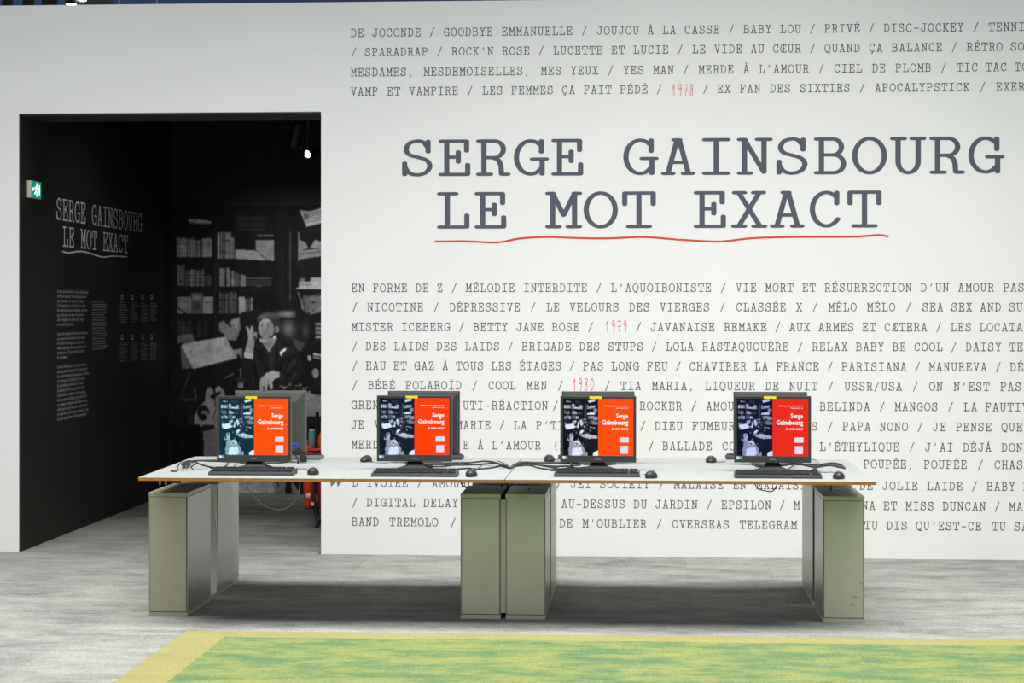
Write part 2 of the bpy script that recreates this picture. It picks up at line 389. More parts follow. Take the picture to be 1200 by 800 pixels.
row('title_lettering', [(wx(515), 'LE MOT EXACT')], Z(267.8, 513) + .01, .213, (wx(1142) - wx(473)) / 15, .073, .05, 'title_ink', wall, 1.09, 'large slate grey typewriter title lettering')
pts = [(450 + x / 3.158, 130 + y / 3.158) for x, y in [(190, 483), (300, 482), (420, 486), (500, 472), (600, 466), (720, 470), (830, 471), (960, 466), (1080, 475), (1200, 482)]] + \
      [(820 + x / 3.158, 130 + y / 3.158) for x, y in [(90, 482), (200, 470), (350, 466), (560, 465), (660, 459), (697, 464)]]
ww = [aty(x, y, 0) for x, y in pts]; V, Fc = [], []
ink('title_underline', [(spl([(p.x, p.z) for p in ww], 6), 0)], .0062, 'red_ink', wall, lambda a, b: (a, WY, b), 'wavy red underline')
ROWS = [
 (43.4, 411, [(411.5, 'DE JOCONDE / '), (520.5, 'GOODBYE EMMANUELLE / '), (699.7, 'JOUJOU À LA '), (802.7, 'CASSE / '), (871.7, 'BABY LOU / '), (966.7, 'PRIVÉ / '), (1036, 'DISC-JOCKEY / '), (1159, 'TENNISMAN')]),
 (66, 411, [(412, '/ '), (428, 'SPARADRAP / '), (529.7, "ROCK'N ROSE / "), (648.7, 'LUCETTE ET LUCIE / '), (811.7, 'LE VIDE AU CŒUR / '), (966.7, 'QUAND ÇA BALANCE / '), (1133.3, 'RÉTRO SONG')]),
 (89.5, 411, [(411.5, 'MESDAMES, '), (497, 'MESDEMOISELLES, '), (634.3, 'MES YEUX / '), (731, 'YES MAN / '), (819, "MERDE À L'AMOUR / "), (978, 'CIEL DE PLOMB / '), (1121.7, 'TIC TAC TOE')]),
 (112, 411, [(411.5, 'VAMP ET VAMPIRE / '), (565.7, 'LES FEMMES ÇA FAIT PÉDÉ / '), (787, '    '), (824, '/ '), (841, 'EX FAN DES SIXTIES / '), (1025.7, 'APOCALYPSTICK / '), (1167.7, 'EXERCICE')]),
 (342, 411, [(412.3, 'EN FORME DE Z / '), (546.3, 'MÉLODIE INTERDITE / '), (716.3, "L'AQUOIBONISTE / "), (862.7, 'VIE MORT ET RÉSURRECTION '), (1079.3, "D'UN AMOUR "), (1176, 'PASSION')]),
 (364.5, 411, [(413, '/ '), (431, 'NICOTINE / '), (527.3, 'DÉPRESSIVE / '), (640.7, 'LE VELOURS DES VIERGES / '), (863, 'CLASSÉE X / '), (971.3, 'MÉLO MÉLO / '), (1081.3, 'SEA SEX AND SUN')]),
 (387.5, 411, [(412.3, 'MISTER ICEBERG / '), (555, 'BETTY JANE ROSE / '), (706, '   '), (745.5, '/ '), (762.7, 'JAVANAISE '), (849, 'REMAKE / '), (925.3, 'AUX ARMES ET CÆTERA / '), (1114.3, 'LES LOCATAIRES')]),
 (410.2, 411, [(413, '/ '), (429, 'DES LAIDS DES LAIDS / '), (612, 'BRIGADE DES STUPS / '), (780.7, 'LOLA RASTAQUOUÈRE / '), (952, 'RELAX BABY BE COOL / '), (1132, 'DAISY TEMPLE')]),
 (433, 411, [(413, '/ '), (429, 'EAU ET GAZ À TOUS LES ÉTAGES / '), (683.7, 'PAS LONG FEU / '), (808.3, 'CHAVIRER LA FRANCE / '), (986.7, 'PARISIANA / '), (1089, 'MANUREVA / '), (1184, 'DÉMODÉ')]),
 (455.7, 411, [(413, '/ '), (431.7, 'BÉBÉ POLAROÏD / '), (572.7, 'COOL MEN '), (654, '/ '), (671, '   '), (709, '/ '), (727.7, 'TIA MARIA, '), (826.7, 'LIQUEUR DE NUIT / '), (990, 'USSR/USA / '), (1089.3, 'ON '), (1118, "N'EST "), (1172.7, 'PAS DES')]),
 (479, 411, [(412.3, 'GRENOUILLES / '), (543, 'UTI-RÉACTION '), (648, '/ '), (750, 'ROCKER / '), (828, 'AMOUR ANNÉE / '), (961, 'BELINDA / '), (1049, 'MANGOS / '), (1129.7, 'LA FAUTIVE')]),
 (502, 411, [(412, 'JE VOUS SALUE '), (535, 'MARIE / '), (602.3, 'LA '), (628.7, "P'TITE AGATHE "), (750.5, '/ '), (767.7, 'DIEU '), (811.7, 'FUMEUR DE HAVANES '), (970, '/ '), (987.7, 'PAPA NONO / '), (1093.3, 'JE PENSE '), (1174, 'QUEUE')]),
 (525.3, 411, [(412.3, 'MERDE '), (543, 'E '), (560, 'À '), (576.7, "L'AMOUR "), (648, '(MOI '), (760, '/ '), (776.7, 'BALLADE '), (846.7, 'COMESTIBLE / '), (961, "L'ÉTHYLIQUE / "), (1084.3, "J'AI "), (1129, 'DÉJÀ '), (1174, 'DONNÉ')]),
 (548.8, 1100, [(1012.3, 'POUPÉE, '), (1083, 'POUPÉE / '), (1165.7, 'CHASSEUR')]),
 (570, 411, [(413.3, "D'IVOIRE / "), (506.7, 'AMOUR '), (652, '/ '), (669, 'JET SOCIETY / '), (790, 'MALAISE '), (859.3, 'EN '), (886.7, 'MALAISIE / '), (1007.7, 'DE JOLIE '), (1086.7, 'LAIDE / '), (1156.7, 'BABY BOUM')]),
 (593, 411, [(413, '/ '), (430, 'DIGITAL '), (496.7, 'DELAY / '), (658.3, 'AU-DESSUS DU '), (768.3, 'JARDIN / '), (845.7, 'EPSILON / '), (930.5, 'M'), (1010.5, 'NA '), (1035.7, 'ET MISS '), (1105, 'DUNCAN / '), (1183, 'MARIE')]),
 (615.8, 411, [(412.5, 'BAND '), (456.7, 'TREMOLO '), (528.3, '/ '), (656, "DE M'OUBLIER / "), (788.3, 'OVERSEAS '), (867.3, 'TELEGRAM / '), (1013.3, 'TU DIS '), (1074, "QU'EST-CE "), (1163, 'TU '), (1189, 'SAIS')]),
]
BP = (wx(495) - wx(411.5)) / 10.0
for py, px, an in ROWS:
    row('song_title_lettering', [(wx(a), t) for a, t in an], Z(py, px) + .002, .0485, BP, .058, .048, 'text_ink', wall, .86)
for px, py, t in ((787.5, 111.5, '1978'), (709.5, 388, '1979'), (671, 456, '1980')):
    row('handwritten_year', [(wx(px), t)], Z(py, px), .07, .037, .042, .042, 'red_ink', wall, .5, 'red handwritten year')
# lettering on the black passage wall (runs away from the viewer along +y)
LX = WX0 + .0015
def lrow(txt, pa, pb, cap_px, rx, ry, m, wide):
    a, b = atx(*pa, LX), atx(*pb, LX); zb = (a.z + b.z) / 2
    cap = abs(atx(pa[0], pa[1] - cap_px, LX).z - a.z); n = len(txt); pit = (b.y - a.y) / (n - .15); V, Fc = [], []
    for i, ch in enumerate(txt):
        put(V, Fc, ch, rx, ry, lambda u, v: (LX, a.y + i * pit + u * pit * .98, zb + v * cap))
    return flat_mesh('title_lettering', V, Fc, m, wl)
lrow('SERGE GAINSBOURG', (66.5, 256.5), (166.5, 271.5), 24, .07, .045, 'grey_ink', .9)
lrow('LE MOT EXACT', (74, 287.5), (150, 296.5), 22, .07, .045, 'grey_ink', .9)
V, Fc = [], []
up = [atx(x, y, LX) for x, y in ((73, 294.5), (80, 296.2), (89, 294.8), (98, 294.8), (108, 297.5), (120, 301), (133, 300), (149, 300.8))]
ink('title_underline', [(spl([(p.y, p.z) for p in up], 5), 0)], .006, 'grey_ink', wl, lambda a, b: (LX, a, b))
def text_mesh(txt, size, bold=0, align='LEFT', space=1.0):
    cu = bpy.data.curves.new('t', 'FONT'); cu.body = txt; cu.size = size; cu.offset = bold; cu.align_x = align; cu.space_line = space
    cu.resolution_u = 2
    o = bpy.data.objects.new('t', cu); C.objects.link(o); bpy.context.view_layer.update()
    me = bpy.data.meshes.new_from_object(o.evaluated_get(bpy.context.evaluated_depsgraph_get()))
    bpy.data.objects.remove(o); return me
PARA = ["Artiste pluridisciplinaire, Serge Gainsbourg", "s'offrait à explorer la musique aussi bien", "que la peinture, le roman, le cinéma,", "la photographie, la publicité et la mode.", "Au centre de l'œuvre singulière, inventive", "que ce fut pour lui entre les lignes et", "autres registres du style, enfin, règne", "un travail de l'écriture.", "",
 "La part de création littéraire est immense", "son œuvre fut lue en livre et en scène,", "on verra là l'héritage des maîtres et en", "même temps que de ses propres jeux et", "assonances, qu'il jouait et les couvrait", "de son talent.", "",
 "Ce mot de l'auteur, sur les murs inscrits,", "est la parole de l'exposition. Venez lire ici", "les notes de jeunesse manuscrites, les titres", "des chansons, le brouillon, l'écrit juste", "de ses feuillets et, bien sûr, les mots", "du poète que l'on y voit, le mot exact.", "L'ensemble des cahiers, le mot qui suit,", "donne à penser la figure du poète d'alors", "en créateur, amoureux des mots et rimes,", "enfin, dont ce qui reste est ce monument,", "un répertoire où l'homme a trouvé sa voix,", "au style et au charme d'une personnalité."]
def wall_text(lines, pxl, pxr, ytop, ybot, m, name='wall_text', width=None):
    a, b = atx(pxl, ytop, LX), atx(pxr, ytop, LX); zt = a.z; zb = atx(pxl, ybot, LX).z
    me = text_mesh('\n'.join(lines), 1.0); xs = [v.co.x for v in me.vertices]; ys = [v.co.y for v in me.vertices]
    w = max(xs); h0, h1 = max(ys), min(ys)
    for v in me.vertices:
        v.co = Vector((LX, a.y + v.co.x / w * (b.y - a.y), zt + (v.co.y - h0) / (h1 - h0) * (zb - zt)))
    me.materials.append(M[m]); return obj(name, me, None, wl)
wall_text(PARA, 67, 104, 339, 494, 'small_ink')
rp = random.Random(2)
WORDS = "the words of a poet in song and on the page his notes drafts and titles were kept with care for this show".split()
def lorem(n, k): return [' '.join(rp.choice(WORDS) for _ in range(k)) for _ in range(n)]
wall_text(lorem(19, 7), 108, 126.5, 352, 410, 'small_ink')
for i, (xa, xb) in enumerate(((140.5, 150.5), (153, 162.5), (165, 174), (176, 184.5))):
    for ya, yb in ((353 , 378), (400, 424)):
        wall_text(lorem(9 + (i % 2), 5), xa, xb, ya + i * .4, yb - i * .6, 'small_ink')
        c = atx((xa + xb) / 2 - 2.5, ya - 5, LX); ink('wall_text', [(arc(c.y, c.z, .03, .016, 0, 360, 10), 0)], .006, 'small_ink', wl, lambda a, b: (LX, a, b))

# ================================================================ the photographic picture (mural and screens)
PW, PHH = 218, 353
def paint(sc):
    w, h = int(PW * sc) + 1, int(PHH * sc) + 1
    X, Y = np.meshgrid(np.arange(w) / sc + 200, np.arange(h) / sc + 240)
    I = np.full((h, w), .055); rnd = random.Random(7); nr = np.random.RandomState(3)
    def poly(P, g):
        m = np.zeros(X.shape, bool); n = len(P)
        for i in range(n):
            (x0, y0), (x1, y1) = P[i], P[(i + 1) % n]
            if y0 == y1: continue
            m ^= ((Y >= y0) != (Y >= y1)) & (X < (x1 - x0) * (Y - y0) / (y1 - y0) + x0)
        I[m] = g; return m
    def rect(x0, y0, x1, y1, g): poly([(x0, y0), (x1, y0), (x1, y1), (x0, y1)], g)
    def ell(cx, cy, rx, ry, g): m = ((X - cx) / rx) ** 2 + ((Y - cy) / ry) ** 2 < 1; I[m] = g; return m
    def line(x0, y0, x1, y1, wd, g):
        L = math.hypot(x1 - x0, y1 - y0); nx, ny = -(y1 - y0) / L * wd / 2, (x1 - x0) / L * wd / 2
        poly([(x0 + nx, y0 + ny), (x0 - nx, y0 - ny), (x1 - nx, y1 - ny), (x1 + nx, y1 + ny)], g)
    def books(x0, x1, yt, yb, lo, hi, wmin=1.4, wmax=3.2, gap=.45, slope=0, vt=2):
        x = x0
        while x < x1 - 1:
            b = min(rnd.uniform(wmin, wmax), x1 - x); t = yt + rnd.uniform(0, vt) + slope * (x - x0); g = rnd.uniform(lo, hi)
            rect(x, t, x + b - gap, yb, g)
            if rnd.random() < .6: rect(x, t + (yb - t) * .3, x + b - gap, t + (yb - t) * .36, g * .55)
            if rnd.random() < .4: rect(x, t + (yb - t) * .75, x + b - gap, t + (yb - t) * .8, g * .6)
            x += b
    # bookcase boards
    for y in (304, 339, 371): rect(206, y, 322, y + 1.6, .075)
    rect(251, 250, 254, 410, .085); rect(326, 250, 328, 372, .075)
    poly([(220, 256), (234, 256.5), (248, 259), (248, 262), (222, 260.5)], .5); rect(222, 261, 246, 263, .25)
    books(207, 248.5, 278, 301, .32, .46, 1.2, 2.6, .25); poly([(222, 279), (240, 278), (232, 281.5)], .04)
    books(255, 271, 271, 303, .34, .56, 2.6, 4); books(271, 275.5, 278, 303, .3, .5)
    poly([(276, 292), (304, 294), (309, 298), (312, 305.5), (276, 303)], .47); line(300, 293, 312, 304, .8, .1)
    poly([(300, 281.5), (321, 281.5), (321, 306), (313, 305), (308, 297), (300, 293)], .4); rect(301, 275, 320.5, 277.5, .28)
    for k in range(5): rect(275 + k * .3, 253 + k * 3.6, 310, 255.6 + k * 3.6, .12)
    books(208, 217, 309, 335, .36, .5, 1.2, 1.6); books(218, 239.5, 315, 335.5, .28, .46, 1.2, 1.8); books(240, 248, 322, 335.5, .16, .24)
    for yy in (318, 322, 326, 330): rect(218, yy, 239, yy + .7, .14)
    books(257, 264, 313, 336, .28, .44); books(265, 278, 313, 336, .34, .48, slope=.55); books(278, 288, 320, 336, .28, .5, slope=.25)
    rect(288, 325, 318, 327, .28); rect(288, 328, 318, 336, .14); rect(301, 335, 307, 336, .4)
    rect(339.6, 272, 340.6, 352, .33); rect(330, 272, 331, 352, .17)
    # right hand shelves
    poly([(350.5, 246), (359, 247.5), (366, 247), (376, 243.5), (398, 240), (400, 256), (380, 261), (359, 266)], .5)
    for k in range(4): line(357, 252 + k * 3, 396, 244 + k * 3.1, .7, .25)
    poly([(355, 249), (364, 254), (357, 257)], .28)
    rect(349, 272, 351, 306, .38); poly([(351, 281), (358, 284), (361, 291), (351, 294)], .4); poly([(363, 291), (369, 281), (378, 284), (400, 280), (400, 290)], .42)
    poly([(350, 294), (400, 288), (400, 297), (351, 304)], .36); line(351, 298, 400, 292, .8, .12)
    rect(351, 326, 357, 330, .3); rect(364, 325.5, 400, 331, .45); rect(350, 330, 400, 337, .5); rect(347, 337, 400, 339, .56); line(350, 333.5, 400, 333, .5, .3)
    for k in range(26): poly([(lambda a, b: (a, b))(rnd.uniform(352, 400), rnd.uniform(343, 370)) for _ in range(3)], rnd.uniform(.1, .38))
    line(349, 342, 356, 364, 1.2, .42)
    for y in (378, 383, 388, 393): rect(369, y, 402, y + 3.4, rnd.uniform(.34, .46))
    rect(369, 398, 404, 400, .1); poly([(360, 416), (364, 417), (364.5, 423), (360.5, 422)], .55)
    poly([(367, 413), (400, 420), (400, 423), (367, 416)], .5); poly([(367, 417), (400, 425), (400, 427), (367, 419)], .42)
    ell(369.5, 437, 4, 5.6, .42); rect(380, 385, 415, 400, .3); rect(384, 350, 412, 372, .35); rect(386, 300, 410, 322, .3)
    # left lower shelves
    books(208, 250, 347.5, 368, .34, .46, 2, 5, .2, vt=.5); rect(224, 343, 238, 368, .26); rect(226, 345, 236, 352, .36); rect(227, 356, 235, 362, .17)
    line(208, 360, 218, 368, 1, .06)
    books(257, 278, 341.5, 368, .16, .34, 2, 3.4); rect(279.5, 347.5, 287, 368, .46); books(287, 297, 348, 368, .26, .5, 1.4, 2)
    books(208, 226, 375, 393, .14, .26, 1.2, 2.2); poly([(208, 393), (226, 391), (228, 400), (208, 402)], .3)
    books(230, 244, 375, 395, .08, .15); ell(235.5, 387, 1, 1, .4)
    poly([(256, 378), (262, 375.5), (267, 381), (271, 374.5), (281, 371), (282, 385), (277, 399), (266, 399), (262, 391), (257, 388)], .36)
    poly([(267, 380), (271, 381), (270, 385)], .08); poly([(272, 376), (280, 373), (278, 390)], .44)
    # drawing board with a sheet
    poly([(211, 405), (227, 431), (213, 433)], .3); poly([(212, 405), (216, 402), (264, 394.5), (278.5, 419.5), (226.5, 432.5)], .56)
    line(226, 433.5, 280, 421, 1.5, .08); line(262, 395, 276, 419, .8, .4)
    for a, b in ((222, 411), (232, 404), (263, 402)): poly([(a, b), (a + 3, b - 1), (a + 2, b + 2)], .38)
    poly([(273, 410), (284, 408), (286, 414), (283, 422), (281, 416), (276, 416)], .42)
    line(222, 437, 212, 468, .7, .3); line(214, 469, 226, 468, 2, .22); line(228, 455, 229, 470, 2.2, .25)
    line(263, 443, 274, 438, 1, .4); ell(282, 446, 4.5, 5, .13); rect(279, 449, 285, 455, .4); rect(281, 431, 283, 441, .3)
    # arm chair
    poly([(283, 366), (300, 363), (345, 362), (362, 372), (364, 395), (350, 410), (352, 436), (284, 440)], .075)
    g = np.clip(1 - ((X - 334) / 14) ** 2, 0, 1) * np.clip(1 - ((Y - 368) / 5) ** 2, 0, 1); I += .32 * g
    I += .26 * np.exp(-((X - 338) / 8) ** 2 - ((Y - 385) / 9) ** 2) + .12 * np.exp(-((X - 358) / 4) ** 2 - ((Y - 388) / 9) ** 2)
    poly([(342, 396), (358, 402), (352, 412), (346, 408)], .2); line(328, 374, 360, 373, .8, .05)
    # man in a pinstriped suit
    poly([(284, 421), (297, 424), (300, 405), (306, 399), (325, 396), (342, 400), (350, 412), (354, 430), (352, 452), (330, 462), (292, 462), (286, 448)], .085)
    for k in range(20):
        x = 299 + k * 2.4
        if 322 < x < 326: continue
        line(x, 404 + abs(x - 316) * .12, x + (x - 316) * .08, 446, .45, .2)
    line(299, 424, 300, 447, 2, .03); line(330, 420, 326, 446, 1.4, .04); line(340, 420, 332, 440, 1.2, .05)
    poly([(304, 397), (321, 395), (323, 400), (315, 413), (307, 401)], .5); poly([(308, 402), (319, 399), (315, 408)], .4)
    poly([(321, 391), (325, 398), (320.5, 397)], .75); poly([(305, 395), (307, 401), (304, 399)], .7)
    ell(314.5, 374, 13.5, 8.5, .2); ell(321, 381, 8, 10, .16)
    ell(311.5, 384.5, 8.6, 11.5, .52); poly([(303.6, 386), (317, 392), (314, 397), (308, 397)], .48); ell(316, 386, 5, 9, .42)
    for k in range(9): line(303 + k * 2.3, 374 - 2.5 * math.sin(k / 2.6), 307 + k * 2.3, 369 - 2 * math.sin(k / 3), .9, .34)
    ell(324.3, 386, 2.6, 4, .44); ell(324.3, 386, 1.2, 2.2, .28)
    line(304.5, 381.5, 308.5, 381, .9, .2); line(311.5, 381, 316.5, 381.4, .9, .2); line(304.8, 379, 308.4, 378.4, .6, .25); line(311.6, 378.4, 316.5, 379, .6, .25)
    line(309.4, 382, 308.2, 388, .8, .4); line(307.6, 388.6, 311, 388.8, .7, .27); line(306.8, 392.2, 311.6, 392.2, 1, .24); ell(309, 396, 2.5, 1, .4)
    poly([(327.5, 413), (330, 410), (335.5, 407.6), (335, 410.5), (331.5, 412.5), (329.5, 417.6)], .8)
    poly([(286, 416), (289, 404), (291, 396), (289, 386), (288, 382), (291, 383), (293, 388), (294, 381.5), (296.5, 382), (297, 389), (301, 389.5), (301, 396), (298, 399), (297.5, 408), (296, 421), (287, 419)], .5)
    line(295.5, 390, 299, 391, .8, .2); ell(298.5, 396, 1.8, 2.2, .18); poly([(286, 412), (297, 415), (296, 421), (286, 419)], .62)
    poly([(304, 455), (305, 444), (312, 437), (320, 434), (328, 436), (328, 442), (322, 444), (319, 448), (320, 455), (317, 457), (314, 449), (313, 458), (310, 457), (309, 450), (308, 458), (305, 458)], .58)
    line(309.5, 447, 310.5, 455, .6, .3); line(306.5, 447, 306.5, 456, .6, .34); line(313.5, 445, 315.5, 452, .6, .34)
    for k in range(46): # loose papers on the desk
        a, b = rnd.uniform(318, 362), rnd.uniform(447, 459)
        if b < 447 + abs(a - 342) * .3: continue
        poly([(a, b), (a + rnd.uniform(2, 7), b + rnd.uniform(-1, 2)), (a + rnd.uniform(0, 4), b + rnd.uniform(1, 3))], rnd.uniform(.12, .5))
    # desk: pale leather top and dark bulging front
    poly([(292, 459), (330, 460), (352, 457), (366, 461), (412, 470), (412, 486), (360, 488), (322, 478)], .4)
    poly([(330, 462), (352, 458), (372, 465), (350, 470)], .5)
    poly([(318, 478), (332, 486), (360, 491), (414, 489), (414, 575), (390, 592), (360, 588), (340, 570), (330, 530)], .07)
    line(338, 492, 342, 560, 1, .16); line(402, 492, 404, 575, 1, .14)
    # lower left: pale cut-out figure, drum, rug, floor
    poly([(236, 506), (262, 500), (300, 505), (330, 545), (352, 579), (352, 593), (236, 593), (233, 560)], .34)
    poly([(228, 497), (228, 486), (232, 478), (240, 470), (241.5, 457), (246, 453), (250, 458), (250.5, 466), (253, 464), (252, 455), (257, 452), (263, 459), (266, 474), (262, 486), (264, 502), (240, 502)], .42)
    ell(238, 483, 7, 8, .06); ell(239.5, 486, 4.6, 5, .38); ell(237.5, 489, 4.5, 4, .05); line(251, 462, 253, 480, 1.2, .08); line(253, 480, 250, 490, 1, .1); poly([(246, 464), (258, 458), (258, 462), (248, 468)], .07)
    line(284, 506, 296, 484, 3, .5); poly([(272, 500), (300, 498), (312, 520), (290, 532), (268, 524)], .45); line(272, 516, 302, 518, 2, .1); ell(286, 521, 5, 3, .08)
    poly([(260, 545), (310, 538), (324, 580), (300, 593), (255, 593)], .5); line(300, 520, 330, 575, 2, .14); line(322, 500, 330, 590, 1.4, .4)
    rect(237, 498, 252, 503, .08); poly([(204, 500), (222, 500), (233, 497), (238, 508), (239, 528), (226, 544), (200, 556), (200, 500)], .025)
    ell(235, 534, 4.2, 6, .03); rect(231, 535, 239, 541, .03)
    for y in range(476, 497, 5): line(221, y + 1, 227, y, 2, .13)
    rect(335, 548, 341, 578, .06); rect(350, 552, 353, 577, .05); ell(338, 574, 4, 5, .05)
    poly([(384, 580), (400, 566), (418, 560), (418, 593), (384, 593)], .62)
    # soften like an enlarged photograph, then add tone drift and grain
    for ax in (0, 1): I[:] = .5 * I + .25 * np.roll(I, 1, ax) + .25 * np.roll(I, -1, ax)
    def smooth(step, amp):
        g = nr.normal(0, 1, (int(h / step / sc) + 3, int(w / step / sc) + 3)); yy = np.arange(h) / step / sc; xx = np.arange(w) / step / sc
        y0 = yy.astype(int); x0 = xx.astype(int); fy = (yy - y0)[:, None]; fx = (xx - x0)[None]
        return amp * ((g[y0][:, x0] * (1 - fy) + g[y0 + 1][:, x0] * fy) * (1 - fx) + (g[y0][:, x0 + 1] * (1 - fy) + g[y0 + 1][:, x0 + 1] * fy) * fx)
    I[:] = np.clip(I * (1 + smooth(9, .06) + smooth(3.2, .05)) + np.abs(smooth(14, .012)) + nr.normal(0, .01, I.shape), .01, 1)
    return I
def picture_mesh(name, I, w, h):
    """vertical grid in the x-z plane, left bottom corner at the origin, colours held per vertex"""
    ny, nx = I.shape
    xs = np.linspace(0, w, nx); zs = np.linspace(h, 0, ny); XX, ZZ = np.meshgrid(xs, zs)
    V = np.stack([XX.ravel(), np.zeros(XX.size), ZZ.ravel()], 1)
    idx = np.arange(nx * ny).reshape(ny, nx)
    Q = np.stack([idx[1:, :-1], idx[1:, 1:], idx[:-1, 1:], idx[:-1, :-1]], -1).reshape(-1, 4)
    me = bpy.data.meshes.new(name); me.vertices.add(len(V)); me.vertices.foreach_set('co', V.ravel().astype(np.float32))
    me.loops.add(Q.size); me.loops.foreach_set('vertex_index', Q.ravel().astype(np.int32))
    me.polygons.add(len(Q)); me.polygons.foreach_set('loop_start', (np.arange(len(Q)) * 4).astype(np.int32))
    try: me.polygons.foreach_set('loop_total', np.full(len(Q), 4, np.int32))
    except Exception: pass
    me.update(calc_edges=True); me.validate()
    c = I.ravel(); lin = np.where(c <= .04045, c / 12.92, ((c + .055) / 1.055) ** 2.4)
    A = me.color_attributes.new('tone', 'FLOAT_COLOR', 'POINT')
    A.data.foreach_set('color', np.stack([lin, lin, lin, np.ones_like(lin)], 1).ravel().astype(np.float32))
    return me
def tone_mat(name, tint, emit=None, gain=1):
    m = bpy.data.materials.new(name); m.use_nodes = True; nt = m.node_tree
    at = nt.nodes.new('ShaderNodeAttribute'); at.attribute_name = 'tone'
    mx = nt.nodes.new('ShaderNodeVectorMath'); mx.operation = 'MULTIPLY'; nt.links.new(at.outputs['Color'], mx.inputs[0])
    mx.inputs[1].default_value = [t * gain * (1.15 if emit else 1) for t in tint]
    if emit is None:
        b = nt.nodes['Principled BSDF']; b.inputs['Roughness'].default_value = .6; nt.links.new(mx.outputs[0], b.inputs['Base Color']); b.inputs['Specular IOR Level'].default_value = .2
    else:
        ad = nt.nodes.new('ShaderNodeVectorMath'); ad.operation = 'ADD'; ad.inputs[1].default_value = emit; nt.links.new(mx.outputs[0], ad.inputs[0])
        nt.nodes.remove(nt.nodes['Principled BSDF']); e = nt.nodes.new('ShaderNodeEmission'); nt.links.new(ad.outputs[0], e.inputs[0])
        nt.links.new(e.outputs[0], nt.nodes['Material Output'].inputs[0])
    return m
a, b = aty(200, 400, PY - .01), aty(418, 400, PY - .01); mtop = aty(290, 240, PY).z
pict = paint(1.25)
keep = int(339 * 1.25) + 1
me = picture_mesh('mural', pict[:keep], b.x - a.x, mtop - .002); me.materials.append(tone_mat('mural_print', (.98, .97, 1.06), gain=3.2))
mur = obj('mural', me, None, None, (a.x, PY - .003, .002))
tag(mur, 'large black and white photo mural of a man in a pinstriped suit at his desk', 'mural')

# ================================================================ passage fittings
sg0, sg1 = atx(31.5, 222, WX0), atx(48.3, 222, WX0 + .027)
zt, zb = atx(34, 211, WX0 + .02).z, atx(34, 231, WX0 + .02).z
sign = thing('exit_sign', 'small green lit emergency exit sign on the black passage wall', 'exit sign', (WX0, sg0.y, zb))
L = sg1.y - sg0.y; Hs = zt - zb
obj('sign_housing', box(.0005, .027, 0, L, 0, Hs, bevel=.002), 'sign_body', sign)
obj('sign_panel', box(.0275, .029, .008, L - .008, .005, Hs - .005), 'green_glow', sign)
SG = []
def sgm(path, w=.006): SG.append((path, w))
c0 = L * .5; k = Hs
sgm([(c0 - .3 * k, .62 * k), (c0 - .12 * k, .6 * k), (c0 + .02 * k, .72 * k), (c0 + .16 * k, .56 * k)]); sgm([(c0 - .04 * k, .66 * k), (c0 - .12 * k, .42 * k), (c0 + .08 * k, .34 * k), (c0 + .04 * k, .16 * k)], .009)
sgm([(c0 - .12 * k, .42 * k), (c0 - .22 * k, .3 * k), (c0 - .38 * k, .26 * k)]); sgm([(c0 + .06 * k, .82 * k), (c0 + .065 * k, .82 * k)], .011)
sgm([(c0 + .55 * k, .72 * k), (c0 + .55 * k, .28 * k)], .012); sgm([(c0 - .8 * k, .5 * k), (c0 - .5 * k, .5 * k)], .01)
sf = ink('running_figure', SG, .006, 'white_glow', sign, lambda u, v: (.0296, u, v), 'glowing white running figure, door and arrow')
def fixture(name, label, px, py, Y, aim, lit, size=1.0):
    p = aty(px, py, Y); t = thing(name, label, 'spotlight', p)
    d = (Vector(aim) - p).normalized(); q = d.to_track_quat('Z', 'Y').to_matrix().to_4x4()
    bm = lathe([(.03, -.2), (.045, -.19), (.045, -.02), (.055, 0), (.055, .03), (.048, .03), (.044, .005)], 20); bmesh.ops.transform(bm, matrix=q @ Matrix.Scale(size, 4), verts=bm.verts)
    obj('housing', bm, 'lamp_black', t)
    bm = lathe([(.001, .008), (.043, .008), (.043, .012), (.001, .012)], 20); bmesh.ops.transform(bm, matrix=q @ Matrix.Scale(size, 4), verts=bm.verts)
    obj('lens', bm, lit, t)
    top = PH - p.z
    obj('hanger', tube([(0, 0, top), (0, 0, .06), (0, 0, .0) if False else tuple(-d * .1)], .012, 8, 0), 'lamp_black', t)
    obj('track_clamp', box(-.04, .04, -.02, .02, top - .03, top), 'lamp_black', t)
    return t, p, d
t, p, d = fixture('ceiling_spotlight', 'lit black spotlight, its bright lens showing beside the doorway edge', 361.5, 180, 2.6, (-4.0, .2, 1.9), 'bulb', .62)
sp_ = spot('passage_spot', p + d * .05, (-3.0, PY, 1.6), 7, 60, .8); 
t2, p2, d2 = fixture('ceiling_spotlight', 'unlit black spotlight hanging tilted in the dark passage', 345, 168, 2.2, (-3.6, 3.9, .2), 'plastic', 1.0)
spot('passage_spot', Vector((-1.9, .9, 3.1)), (WX0, 1.3, 1.7), 30, 58, .9)  # added spot with no fixture, brightens the side wall lettering
area('passage_washer', (-2.6, 2.95, 3.12), (-2.6, PY, 1.15), 1.5, .12, 6, spread=math.radians(75))
tr = thing('light_track', 'black ceiling track carrying the passage spotlights', 'track', (p.x - .1, 2.0, PH))
obj('rail', box(-.6, 1.2, .58, .62, -.03, -.0005), 'lamp_black', tr); obj('rail', box(-.6, 1.2, .18, .22, -.03, -.0005), 'lamp_black', tr)

